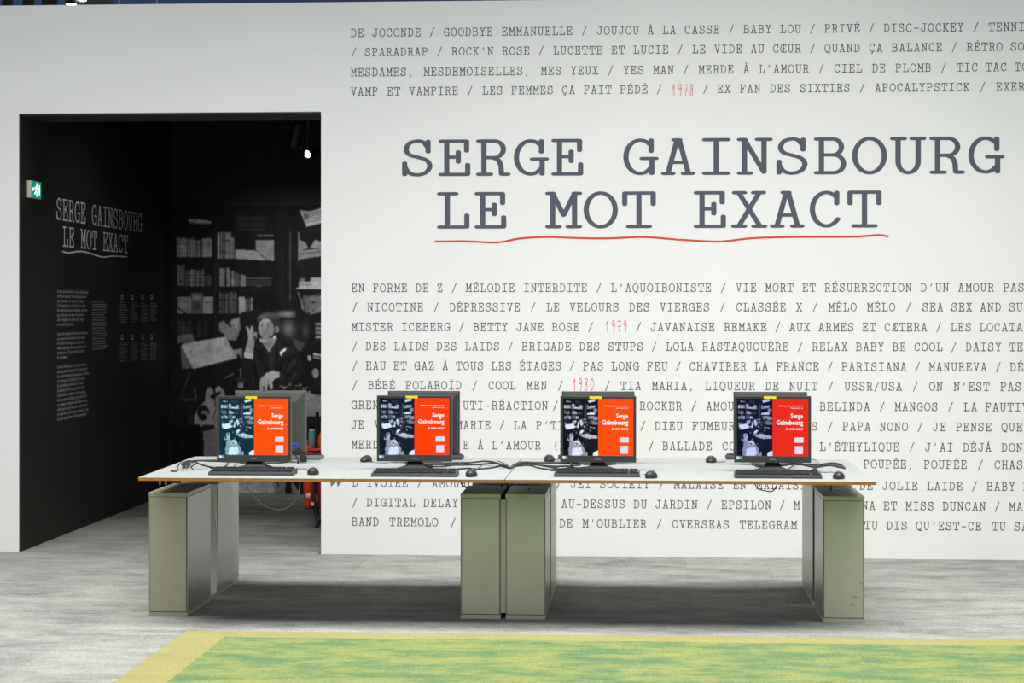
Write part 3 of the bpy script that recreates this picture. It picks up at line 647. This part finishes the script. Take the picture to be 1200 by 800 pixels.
# ================================================================ hall ceiling pieces seen over the wall
def beam(px0, px1, Y, m, label):
    a = aty(px0, 3, Y); b = aty(px1, 3, Y)
    t = thing('ceiling_duct' if m == 'duct' else 'hanging_banner', label, 'duct' if m == 'duct' else 'banner', (a.x, Y, 3.6))
    obj('panel', box(0, b.x - a.x, 0, .06, 0, 1.3, bevel=.01), m, t); obj('hanger', box(.01, .03, .02, .04, 1.3, 3.2), m, t); obj('hanger', box(b.x - a.x - .03, b.x - a.x - .01, .02, .04, 1.3, 3.2), m, t)
beam(2, 13, 3.0, 'truss', 'black hanging panel above the wall, nearest the left edge of the photo')
beam(26, 38, 3.6, 'truss', 'black hanging panel above the wall, second from the left edge')
beam(48, 66, 4.2, 'truss', 'wide black hanging panel above the wall, third from the left edge')
beam(98, 131, 6.0, 'duct', 'grey duct box hanging above the wall left of centre')
for px, py, lab in ((83.5, 4.5, 'bright round hall lamp just above the wall at its left'), (96.5, -1.2, 'second bright hall lamp, higher and right of the other')):
    q = aty(px, py, 5.0); t = thing('hall_spotlight', lab, 'lamp', q)
    bm = lathe([(.05, 0), (.06, .02), (.06, .2), (.03, .24)], 16); obj('housing', bm, 'truss', t)
    obj('lens', lathe([(.001, -.02), (.03, -.018), (.045, -.001), (.001, -.0005)], 16), 'bulb', t)
    obj('hanger', box(-.01, .01, -.01, .01, .24, 6.8 - q.z), 'truss', t)
for i, px_ in enumerate((140, 184)):
    q = aty(px_, 3, 4); tag(obj('suspension_wire', box(-.005, .005, -.005, .005, 3.5, 6.8), 'steel', None, (q.x, 4, 0)), ['thin steel wire above the wall, left of the other wire', 'thin steel wire above the wall, right of the other wire'][i], 'wire')

# ================================================================ desks
TZ = .74; TH = .016; DY0, DY1 = -2.915, -1.515; XL, XM, XR = -2.505, -.678, 1.13
def desk(x0, x1, xb0, label, rods):
    t = thing('desk', label, 'desk', (x0, DY0, 0), 0, None)
    w = x1 - x0; dd = DY1 - DY0; o = xb0 - x0
    def slab(z0, z1, e0, e1):
        bm = bmesh.new(); P = [(e0, e0), (w - e0, e0), (w - e0, dd - e0), (o + e0, dd - e0)]
        lo = [bm.verts.new((x, y, z0)) for x, y in P]; hi = [bm.verts.new((x, y, z1)) for x, y in P]
        bm.faces.new(hi); bm.faces.new(lo[::-1])
        for i in range(4): bm.faces.new((lo[i], lo[(i + 1) % 4], hi[(i + 1) % 4], hi[i]))
        return bm
    obj('tabletop', slab(TZ - .0015, TZ, 0, 0), 'desk_white', t)
    obj('edge_band', slab(TZ - TH + .001, TZ - .0016, .0006, 0), 'ply', t)
    obj('underside', slab(TZ - TH, TZ - TH + .0009, .001, 0), 'dark_rail', t)
    obj('support_rail', box(.12, w - .12, .5, .54, TZ - TH - .035, TZ - TH - .0005), 'dark_rail', t)
    obj('support_rail', box(.12, w - .12, .92, .96, TZ - TH - .035, TZ - TH - .0005), 'dark_rail', t)
    for x, y in rods:
        obj('support_rod', lathe([(.005, 0), (.005, TZ - TH - .638 - .001)], 12, (x - x0, y - DY0, .638)), 'steel', t)
    return t
d1 = desk(XL, XM - .002, -2.54, 'long white desk with wooden edge carrying the two left screens', [(aty(187.5, 565, -2.2).x, -2.2), (aty(194.5, 565, -2.2).x, -2.2), (-2.44, -1.6), (aty(588, 565, -2.2).x, -2.2), (-.82, -1.6)])
d2 = desk(XM + .002, XR, XM + .002, 'long white desk with wooden edge carrying the two right screens', [(aty(594.5, 565, -2.2).x, -2.2), (-.58, -1.6), (.97, -2.3), (1.0, -1.6)])
for px_ in (389, 396.5):
    q = atz(px_, 563, TZ - TH); q.y = -2.6
    bm = bmesh.new(); vs = [bm.verts.new(v) for v in ((-.012, 0, 0), (.016, 0, 0), (-.008, 0, -.028))]; f = bm.faces.new(vs)
    r = bmesh.ops.extrude_face_region(bm, geom=[f]); bmesh.ops.translate(bm, verts=[v for v in r['geom'] if isinstance(v, bmesh.types.BMVert)], vec=(0, .012, 0))
    obj('bracket', bm, 'steel', d1, (q.x + .01 - XL, .03, TZ - TH - .0005))

# ================================================================ cabinets
CH = .636
def cabinet(x0, x1, y0, y1, front, label, bowed=False):
    w, dd = x1 - x0, y1 - y0
    t = thing('cabinet', label, 'cabinet', (x0, y0, 0), 0, None)
    obj('plinth', box(.001, w - .001, 0, dd, 0, .021, bevel=.0015), front, t)
    obj('body', box(.006, w - .006, .004, dd - .002, .0215, CH - .0225), 'seam', t)
    obj('front_panel', box(.007, w - .007, -.001, .0035, .0245, CH - .024, bevel=.0012), front, t)
    obj('side_panel', box(0, .0055, .006, dd - .002, .0235, CH - .024, bevel=.001), 'cab_side', t)
    obj('side_panel', box(w - .0055, w, .006, dd - .002, .0235, CH - .024, bevel=.001), 'cab_side', t)
    obj('top_panel', box(0, w, 0, dd, CH - .022, CH, bevel=.002), front, t)
    if bowed:   # a sprung side panel whose front edge curls outwards
        bm = bmesh.new(); n = 16; A, B = [], []
        for i in range(n + 1):
            z = .0225 + (CH - .046) * i / n; bow = .01 * math.sin(math.pi * (i / n) * 1.6)
            ring = [(w - .055, .0, z), (w - .05, -.022, z), (w - .006 + bow, -.026, z), (w - .004 + bow, -.018, z), (w - .004, .0, z)]
            A.append([bm.verts.new(v) for v in ring])
        for r0, r1 in zip(A, A[1:]):
            for k in range(5): bm.faces.new((r0[k], r0[(k + 1) % 5], r1[(k + 1) % 5], r1[k])).smooth = False
        bm.faces.new(A[0]); bm.faces.new(A[-1][::-1]); bmesh.ops.recalc_face_normals(bm, faces=bm.faces)
        tag(obj('bowed_side_panel', bm, 'pale_panel', t), 'pale side panel bowed outwards')
    obj('lock', lathe([(.006, 0), (.006, .002), (.002, .003)], 10, (w * .5, 0, 0)), 'seam', t, (0, .3, CH))
    return t
cabinet(-2.535, -2.332, -2.59, -2.05, 'cab_brown', 'khaki metal cabinet under the left end of the desks, at the front')
lc = cabinet(-2.545, -2.338, -1.84, -1.28, 'cab_brown', 'grey-sided cabinet behind the khaki one at the left end, with a bowed side panel', True)
obj('base_rail', box(.012, .2065, -.208, -.001, 0, .021), 'cab_brown', lc)
cl_ = cabinet(-.928, -.722, -2.565, -2.09, 'cab', 'olive metal cabinet under the middle seam, left one of the front pair')
obj('filler_strip', box(.2065, .2295, .012, .03, .03, CH - .03), 'cab', cl_)
cabinet(-.698, -.494, -2.565, -2.09, 'cab', 'olive metal cabinet under the middle seam, right one of the front pair')
cabinet(-.92, -.708, -1.97, -1.28, 'cab', 'olive metal cabinet hidden behind the left one of the middle pair')
cabinet(-.702, -.494, -1.97, -1.28, 'cab', 'olive metal cabinet whose grey side shows behind the right one of the middle pair')
cs = cabinet(.904, 1.112, -2.565, -2.10, 'cab', 'olive metal cabinet with a scuffed front under the right end of the desks')
for x, z, l, a in ((.12, .42, .006, 0), (.16, .13, .03, .2), (.15, .09, .02, -.5), (.19, .2, .016, .1), (.06, .07, .012, .8)):
    obj('scuff', box(-l / 2, l / 2, -.0004, 0, -.0012, .0012), 'seam', cs, (x, -.001, z)).rotation_euler = (0, a, 0)
cabinet(.904, 1.112, -1.975, -1.28, 'cab', 'olive cabinet behind the scuffed one at the right end, only its grey side in view')

# ================================================================ monitors
MW, MHH = .392, .342           # housing
SW, SH = .364, .295            # screen
photo = paint(.42)
photo = np.clip(photo * 2.1 - .08, 0, 1)
scr_photo = {}
def screen_mats(kind):
    tints = {'cyan': (.62, .93, 1.05), 'blue': (.72, .84, 1.05), 'plain': (.82, .86, 1.05), 'violet': (.62, .68, 1.08)}
    adds = {'cyan': (.006, .03, .055), 'blue': (.006, .012, .028), 'plain': (.006, .007, .012), 'violet': (.006, .008, .026)}
    reds = {'cyan': (255, 84, 16), 'blue': (255, 66, 16), 'plain': (255, 80, 18), 'violet': (236, 46, 30)}
    return tone_mat('screen_photo_' + kind, tints[kind], adds[kind]), emis('screen_red_' + kind, reds[kind], 1.0)
pm = picture_mesh('screen_photo', photo, SW * .5, SH)
def stext(txt, size, bold, right, base, wide, parent, space=1):
    me = text_mesh(txt, size, bold, 'RIGHT', space)
    for v in me.vertices: v.co = Vector((-SW / 2 + right * SW + v.co.x * wide, 0, SH * (1 - base) + v.co.y))
    me.materials.append(M['screen_white']); return me
T_ = [stext('Serge', .034, .0009, .925, .338, .82, None), stext('Gainsbourg', .034, .0009, .925, .453, .86, None), stext('le mot exact', .0175, .0004, .925, .545, .95, None),
      stext("Bibliothèque publique d'information, Paris", .0078, .0001, .925, .135, .93, None), stext('Exposition, janvier - mai', .0078, .0001, .925, .172, .8, None)]
def monitor(x, y, rz, kind, label, shell='bezel', tilt=0, facing=True, height=.085):
    """origin on the desk under the screen; the screen faces -y"""
    t = thing('monitor', label, 'monitor', (x, y, TZ), rz)
    z0 = height; z1 = z0 + MHH; sb = z0 + .034    # lower edge of screen
    bm = bmesh.new()   # front frame
    bx(bm, -MW / 2, -SW / 2, -.012, .022, z0, z1, bevel=.002); bx(bm, SW / 2, MW / 2, -.012, .022, z0, z1, bevel=.002)
    bx(bm, -SW / 2 - .004, SW / 2 + .004, -.012, .022, z0, sb, bevel=.002); bx(bm, -SW / 2 - .004, SW / 2 + .004, -.012, .022, sb + SH, z1, bevel=.002)
    obj('bezel', bm, shell, t)
    bm = bmesh.new()
    A = [(-MW / 2 + .003, .0222, z0 + .003), (MW / 2 - .003, .0222, z0 + .003), (MW / 2 - .003, .0222, z1 - .003), (-MW / 2 + .003, .0222, z1 - .003)]
    B = [(-MW / 2 + .009, .04, z0 + .01), (MW / 2 - .009, .04, z0 + .01), (MW / 2 - .009, .04, z1 - .009), (-MW / 2 + .009, .04, z1 - .009)]
    D = [(-.15, .052, z0 + .05), (.15, .052, z0 + .05), (.15, .052, z1 - .06), (-.15, .052, z1 - .06)]
    R_ = [[bm.verts.new(v) for v in r] for r in (A, B, D)]
    for r0, r1 in zip(R_, R_[1:]):
        for k in range(4): bm.faces.new((r0[k], r0[(k + 1) % 4], r1[(k + 1) % 4], r1[k]))
    bm.faces.new(R_[0][::-1]); bm.faces.new(R_[2]); bmesh.ops.recalc_face_normals(bm, faces=bm.faces)
    rear = obj('rear_shell', bm, shell, t)
    bm = bmesh.new()
    for k in range(14): bx(bm, -.09 + k * .0138, -.084 + k * .0138, .052, .053, z1 - .13, z1 - .09)
    g_ = obj('vent_slots', bm, 'seam', rear); g_['kind'] = 'stuff'
    if kind:
        ph, rd = screen_mats(kind)
        sc = obj('screen', box(-SW / 2, SW / 2, -.004, .004, sb, sb + SH), rd, t)
        me = pm.copy(); me.materials.clear(); me.materials.append(ph)
        o = obj('screen_photo', me, None, sc, (-SW / 2, -.0048, sb))
        for q, nm in zip(T_, ('screen_title', 'screen_title', 'screen_title', 'screen_caption', 'screen_caption')):
            obj(nm, q, None, sc, (0, -.0048, sb))
        def card(u0, u1, v0, v1, m): obj('screen_card', box(-SW / 2 + u0 * SW, -SW / 2 + u1 * SW, -.0052, -.0045, sb + SH * (1 - v1), sb + SH * (1 - v0)), m, sc)
        card(.805, .932, .675, .765, 'screen_card'); card(.812, .925, .826, .964, 'screen_card')
        tag(obj('yellow_label', box(-.045, .018, -.0135, -.0122, z1 - .013, z1 - .001), 'yellow', t), 'yellow label strip on the top edge')
        obj('corner_sticker', box(-MW / 2 + .012, -MW / 2 + .026, -.0135, -.0122, z0 + .016, z0 + .031), 'sticker', t); obj('corner_sticker', box(-MW / 2 + .0265, -MW / 2 + .038, -.0135, -.0122, z0 + .016, z0 + .031), 'blue_sticker', t)
        obj('badge', box(-.016, .016, -.0128, -.0122, z0 + .014, z0 + .018), 'steel', t)
    else:
        obj('screen', box(-SW / 2, SW / 2, -.004, .004, sb, sb + SH), 'plastic', t)
    # neck widening into a foot
    bm = bmesh.new(); R_ = []
    for z, hw, y0, y1 in ((.012, .075, -.03, .06), (.022, .05, -.01, .05), (.04, .036, .014, .046), (z0 + .1, .034, .03, .052)):
        if z > .05: y0, y1 = .046, .064
        R_.append([bm.verts.new(v) for v in ((-hw, y0, z), (hw, y0, z), (hw, y1, z), (-hw, y1, z))])
    for r0, r1 in zip(R_, R_[1:]):
        for k in range(4): bm.faces.new((r0[k], r0[(k + 1) % 4], r1[(k + 1) % 4], r1[k]))
    bm.faces.new(R_[0][::-1]); bm.faces.new(R_[-1]); bmesh.ops.recalc_face_normals(bm, faces=bm.faces)
    obj('neck', bm, 'plastic', t)
    bm = lathe([(.1, 0), (.1, .005), (.094, .01), (.05, .0125), (.01, .0125)], 32)
    for v in bm.verts: v.co.y = v.co.y * .95 + .02
    obj('foot', bm, 'plastic', t)
    return t
def mon_at(pxc, Y): return aty(pxc, 540, Y).x
FY = -2.36
fm = []
fm.append(monitor(mon_at(298, FY), FY, math.radians(-1), 'cyan', 'front monitor with cyan-tinted picture, in front of the dark doorway', height=.040))
fm.append(monitor(mon_at(485.8, FY), FY, math.radians(1.5), 'blue', 'front monitor left of the desk seam, showing the red poster with dark blue picture', height=.045))
fm.append(monitor(mon_at(701, FY), FY, math.radians(-1), 'plain', 'front monitor right of the desk seam, showing the bright orange poster', height=.045))
fm.append(monitor(mon_at(905.3, FY), FY, math.radians(-2), 'violet', 'rightmost front monitor with deeper red and violet picture', height=.048))
BY = -1.90
rm = []
for pxc, ry_, sh, lab in ((317.5, 180, 'bezel_lit', 'monitor seen from behind, coloured as brighter lit, in front of the dark doorway'), (497, 178, 'bezel', 'black monitor facing the wall, behind the screen left of the desk seam'),
                      (701, 181, 'bezel', 'black monitor facing the wall, behind the screen right of the desk seam'), (902.5, 179, 'bezel', 'black monitor facing the wall, behind the rightmost screen')):
    rm.append(monitor(mon_at(pxc, BY), BY, math.radians(ry_), None, lab, sh, height=.05))

# ================================================================ keyboards and mice
def keyboard(x, y, rz, label, m='kb', mk='key'):
    t = thing('keyboard', label, 'keyboard', (x, y, TZ), rz)
    bm = bmesh.new(); hw = .214
    P = [(-.075, .008), (-.072, .017), (.07, .026), (.075, .012), (.075, .002), (-.075, 0)]
    L_ = [bm.verts.new((-hw, a, b)) for a, b in P]; R_ = [bm.verts.new((hw, a, b)) for a, b in P]
    for k in range(6): bm.faces.new((L_[k], L_[(k + 1) % 6], R_[(k + 1) % 6], R_[k]))
    bm.faces.new(L_[::-1]); bm.faces.new(R_); bmesh.ops.recalc_face_normals(bm, faces=bm.faces)
    obj('case', bm, m, t)
    bm = bmesh.new()
    for r in range(6):
        yy = -.06 + r * .0205 + (.004 if r == 5 else 0); zz = .0178 + (yy + .072) * .0634
        x = -.204
        while x < .2:
            wk = .0172
            if r == 0 and -.12 < x < -.03: wk = .105
            if (-.204 + .285 < x < -.204 + .297) or (-.204 + .352 < x < -.204 + .362): x += .006; continue
            bx(bm, x, min(x + wk, .207), yy, yy + .0165, zz - .001, zz + .0062 + (.002 if r == 5 else 0)); x += wk + .0018
    k = obj('keys', bm, mk, t); k['kind'] = 'stuff'
    return t
def at_table(px, py): return atz(px, py, TZ)
def kb_at(pxl, pxr, pyb, rz, label, **k):
    q = at_table((pxl + pxr) / 2, pyb); return keyboard(q.x, q.y + .075, rz, label, **k)
kb_at(240.5, 346, 557, 0, 'black keyboard in front of the cyan-tinted screen')
kb_at(433.5, 536, 558.8, math.radians(.4), 'black keyboard in front of the screen left of the desk seam')
kb_at(648, 751, 559, 0, 'black keyboard in front of the screen right of the desk seam')
kb_at(860, 965, 560.6, math.radians(-.6), 'black keyboard in front of the rightmost screen')
kb_at(281, 379, 538.6, math.pi, 'grey keyboard behind the leftmost rear monitor, sticking out past it at the doorway edge', m='key_grey')
kb_at(449, 543.5, 538.6, math.pi, 'keyboard at the rear desk edge, mostly hidden behind the screen left of the seam')
kb_at(653, 745, 538.6, math.pi, 'keyboard at the rear desk edge, hidden behind the screen right of the seam')
kb_at(849, 944, 538.6, math.pi, 'keyboard at the rear desk edge, its left end peeking out behind the rightmost screen')
def mouse(pxc, pyb, rz, label, cable=None, size=1.0):
    q = at_table(pxc, pyb); t = thing('mouse', label, 'mouse', (q.x, q.y + .045, TZ), rz)
    bm = bmesh.new(); bmesh.ops.create_uvsphere(bm, u_segments=20, v_segments=12, radius=1)
    for v in bm.verts:
        x, y, z = v.co; z = max(z, -.35)
        v.co = Vector((x * .03 * (1 - .12 * y * y), y * .052, (z + .35) * .0265 * (1 - .18 * y * (z > 0))))
    for f in bm.faces: f.smooth = True
    obj('body', bm, 'plastic', t)
    obj('scroll_wheel', lathe([(.004, -.003), (.006, -.002), (.006, .002), (.004, .003)], 12), 'key_grey', t, (0, .03, .0315)).rotation_euler = (0, math.pi / 2, 0)
    bm = bmesh.new(); bx(bm, -.0005, .0005, .01, .048, .022, .031); obj('button_seam', bm, 'seam', t)
    tag(obj('palm_patch', box(-.012, .012, -.038, -.02, .018, .0225, bevel=.002), 'key_grey', t), 'grey emblem patch')
    if cable:
        inv = Matrix.Rotation(-rz, 4, 'Z') @ Matrix.Translation(-t.location)
        P = [(0, .05, .008)] + [tuple(inv @ (at_table(*c) + Vector((0, 0, .003)))) for c in cable]
        obj('cable', tube(P, .0016, 5, 6), 'cable', t)
    return t
mouse(365.2, 556.5, .1, 'black mouse beside the keyboard at the doorway edge', [(360, 550.5), (352, 550), (340, 549.8), (325, 549)])
mouse(551.5, 559, -.05, 'black mouse just left of the desk seam, near the front edge', [(550, 551), (550, 548)])
mouse(763.2, 560.7, -.3, 'black mouse beside the keyboard right of the desk seam', [(758, 556.5), (753, 556)])
mouse(984, 561.5, -.1, 'black mouse nearest the right end of the desks', [(976, 554), (965, 554), (955, 553)])
mouse(427.8, 541.6, 2.9, 'black mouse at the rear edge, left of the screen left of the seam', [(440, 542.5), (455, 543)])
mouse(643.3, 541, 3.3, 'black mouse at the rear edge, just right of the desk seam', [(650, 539), (655, 541)])
mouse(833.6, 542.2, 3.1, 'black mouse at the rear edge, left of the rightmost screen', [(843, 541.6), (850, 541)])

# ================================================================ cables
def cables(parent, lists):
    lists = [(r * 1.25, P) for r, P in lists]
    inv = Matrix.Rotation(-parent.rotation_euler.z, 4, 'Z') @ Matrix.Translation(-parent.location)
    for r, P in lists:
        W_ = [inv @ (at_table(a[0], a[1] + (a[2] if len(a) > 2 else 0)) + Vector((0, 0, .004 + (a[2] if len(a) > 2 else 0) * .0037))) for a in P]
        obj('cable', tube(W_, r, 6, 6), 'cable', parent)
# third figure of a point: pixels the cable is lifted off the desk top
cables(fm[0], [(.0035, [(297, 545), (288, 549), (272, 549), (255, 549), (243, 547), (233, 544), (228, 541.5), (220, 541), (213, 545, 4)]),
               (.0035, [(296, 543), (275, 542), (250, 541), (228, 541), (219, 544, 5), (215, 549, 1)]),
               (.005, [(222, 545, 1), (218, 544, 5), (215, 546, 1)]), (.0022, [(262, 541, 4), (268, 542), (264, 547), (255, 549.5), (246, 549)]),
               (.0016, [(243, 551), (230, 551), (212, 551.5), (208, 548), (212, 543), (219, 541)]), (.0022, [(232, 543, 2), (226, 546), (224, 548), (227, 551)]),
               (.0016, [(272, 549), (276, 545, 3), (285, 543, 2), (292, 545)])])
cables(rm[0], [(.0035, [(312, 541), (295, 541.5), (270, 540), (240, 540), (225, 541), (217, 545, 3)])])
cables(fm[1], [(.004, [(490, 545), (502, 545), (520, 545), (540, 545.5), (560, 545), (580, 543, 2), (592, 546, 2), (597, 549.5)]),
               (.0035, [(494, 543), (515, 544), (535, 543), (552, 542, 4), (570, 540, 5), (585, 543, 5), (596, 548)]),
               (.003, [(498, 545), (505, 547), (520, 547), (545, 544), (560, 541, 3), (575, 541, 5), (590, 546, 3)]),
               (.0035, [(528, 551.5), (545, 549.5), (560, 550), (575, 549), (588, 546.5), (596, 549)]),
               (.0016, [(556, 553), (562, 548), (565, 545)]), (.002, [(581, 533.5), (586, 538), (597, 545)]) if False else (.002, [(583, 540, 3), (590, 543, 1), (597, 547)]),
               (.003, [(496, 543), (500, 547, 1), (507, 546), (500, 544)])])
cables(fm[2], [(.0055, [(598, 549.5), (603, 545, 1), (612, 542.5, 1), (630, 543), (650, 543), (675, 543.5), (695, 545)]),
               (.004, [(600, 548.5), (607, 545), (625, 545), (642, 546.5), (660, 547), (680, 545.5)]),
               (.003, [(602, 547), (620, 546), (632, 549), (645, 551), (655, 552)]), (.003, [(640, 546), (650, 549), (646, 552), (658, 550), (672, 548)]),
               (.0035, [(668, 543), (671, 546, 2), (666, 549.5)]), (.0022, [(630, 545.5), (655, 550), (672, 549.5), (690, 548)]), (.004, [(648, 548.5), (662, 546.5), (675, 549), (692, 548)])])
cables(fm[3], [(.0045, [(905, 544), (925, 545), (945, 545), (960, 545, 1), (975, 543, 2), (985, 545, 1), (990, 549.5)]),
               (.0035, [(912, 543), (930, 543), (950, 546.5), (968, 545.5), (980, 546), (988, 549)]),
               (.0025, [(922, 551), (930, 546, 2), (938, 543, 3), (950, 547), (958, 552)]), (.002, [(915, 549), (925, 551), (945, 552), (955, 550), (960, 546)]),
               (.003, [(880, 541), (886, 547), (893, 547), (900, 545)]), (.0016, [(950, 538, 1), (957, 540, 3), (960, 544, 1)]),
               (.0022, [(897, 552), (899, 546, 3), (905, 543.5, 3), (911, 550)]), (.004, [(940, 545), (955, 548), (972, 546), (985, 548.5)])])
cb = obj('cable', tube([at_table(935, 544) + Vector((0, 0, .005)), at_table(930, 548)+ Vector((0, 0, .005))], .002, 5, 0), 'cable', fm[3]) if False else None
UZ = TZ - TH
def under(Y, P, r, m, label):
    W_ = [aty(x, y, Y) for x, y in P]; W_[0].z = UZ; W_[-1].z = UZ
    tag(obj('cable', tube(W_, r, 6, 8), m), label, 'cable')
under(-1.95, [(284, 560), (290, 570), (297, 580), (307, 590), (320, 596), (333, 596), (343, 589), (350, 578), (353, 560)], .0035, 'cream', 'cream cable sagging in a loop under the desk before the doorway')
under(-2.0, [(880, 562), (886, 569.5), (897, 575), (908, 573), (916, 562)], .003, 'cable', 'black cable sagging in a small loop under the right half of the desks')
under(-2.3, [(535, 563), (541, 567), (547, 571), (549, 566), (550, 562)], .004, 'cable', 'short black cable drooping beside the middle cabinets')
q = at_table(204, 552.8)
pen = thing('marker', 'dark marker lying on the left end of the desk', 'marker', (q.x, q.y, TZ))
obj('barrel', box(-.018, .011, -.006, .006, 0, .008, bevel=.002), 'plastic', pen); obj('cap', box(.0112, .018, -.006, .006, 0, .008, bevel=.002), 'dark_rail', pen)

# ================================================================ red mop trolley with bottles, in the passage
TYY = 1.35
q = atz(371, 619, 0)
tx = q.x; ty = q.y
cart = thing('mop_trolley', 'red bucket trolley with black legs in the passage, half hidden by the wall', 'trolley', (tx, ty, 0))
def bucket(x, y, z0, z1, r0, r1, m):
    bm = lathe([(r0 * .5, 0), (r0, .02), ((r0 + r1) / 2, (z1 - z0) * .5), (r1, z1 - z0 - .02), (r1 + .008, z1 - z0 - .015), (r1 + .008, z1 - z0), (r1 - .006, z1 - z0), (r0 - .01, .03)], 24)
    return obj('bucket', bm, m, cart, (x, y, z0))
bk = bucket(-.055, 0, .15, .56, .035, .052, 'red')
bucket(.055, .02, .14, .56, .05, .06, 'darkred')
obj('round_label', lathe([(.001, 0), (.02, 0), (.02, .001), (.001, .0015)], 16), 'pale', cart, (-.05, -.0475, .24)).rotation_euler = (math.pi / 2, 0, 0)
obj('tap', box(-.032, -.012, -.035, -.02, .165, .19, bevel=.003), 'pale', cart)
obj('strap', tube([(-.01, -.055, .56), (-.012, -.062, .4), (-.008, -.062, .28), (.0, -.05, .18), (.004, -.03, .08)], .009, 8), 'plastic', cart)
for x, y in ((0, 0), (-.02, .25), (.3, .0), (.3, .25)):
    lg = obj('leg', tube([(x * .6 - .03, y * .8 + .02, .17), (x, y, .05)], .008, 8, 0), 'plastic', cart)
    w_ = obj('caster', lathe([(.004, -.012), (.02, -.01), (.02, .01), (.004, .012)], 16), 'plastic', lg, (x, y, .02)); w_.rotation_euler = (0, math.pi / 2, 0)
obj('tray', box(-.13, .3, -.07, .27, .562, .58, bevel=.004), 'red', cart)
obj('tray_rim', box(-.13, -.02, -.075, -.07, .575, .6, bevel=.002), 'red', cart)
obj('frame_bar', box(-.1, .3, .09, .11, .13, .15), 'plastic', cart)
obj('pole', tube([(.0, .02, .58), (.0, .03, .84)], .012, 10, 0), 'plastic', cart)
def bottle(x, y, r, h, m, label, neck=True, cap='pale'):
    t = thing('bottle', label, 'bottle', (tx + x, ty + y, .5805))
    obj('flask', lathe([(r * .9, 0), (r, .01), (r, h * .65), (r * .6, h * .78), (r * .3, h * .85), (r * .3, h * .9)] if neck else [(r * .9, 0), (r, .005), (r, h * .8), (r * .9, h * .88)], 16), m, t)
    obj('cap', lathe([(r * (.34 if neck else .85), h * .9), (r * (.34 if neck else .85), h)], 12), cap, t)
bottle(-.028, -.03, .026, .135, 'teal', 'small teal and pale can on the red trolley', False)
bottle(.035, -.02, .022, .12, 'orange', 'orange bottle on the red trolley at the doorway edge', True, 'plastic')
bottle(-.075, .05, .022, .05, 'darkred', 'short red pot on the red trolley tray', False, 'red')
# blue video plug with its lead on the back of the leftmost rear monitor
q = aty(346.5, 522, BY - .075); R0 = rm[0]; inv = Matrix.Rotation(-R0.rotation_euler.z, 4, 'Z') @ Matrix.Translation(-R0.location); v = inv @ q
obj('video_plug', box(v.x - .015, v.x + .015, v.y - .022, v.y + .02, v.z - .013, v.z + .013, bevel=.002), 'blue', R0)
tag(R0.children[-1], 'blue video plug')
obj('cable', tube([v + Vector((0, .022, 0)), v + Vector((0, .04, -.03)), v + Vector((-.02, .04, -.09)), v + Vector((.02, .06, -.12))], .005, 8), 'cable', R0)
obj('power_plug', box(v.x - .06, v.x - .02, v.y - .02, v.y, v.z - .09, v.z - .05, bevel=.003), 'plastic', R0)
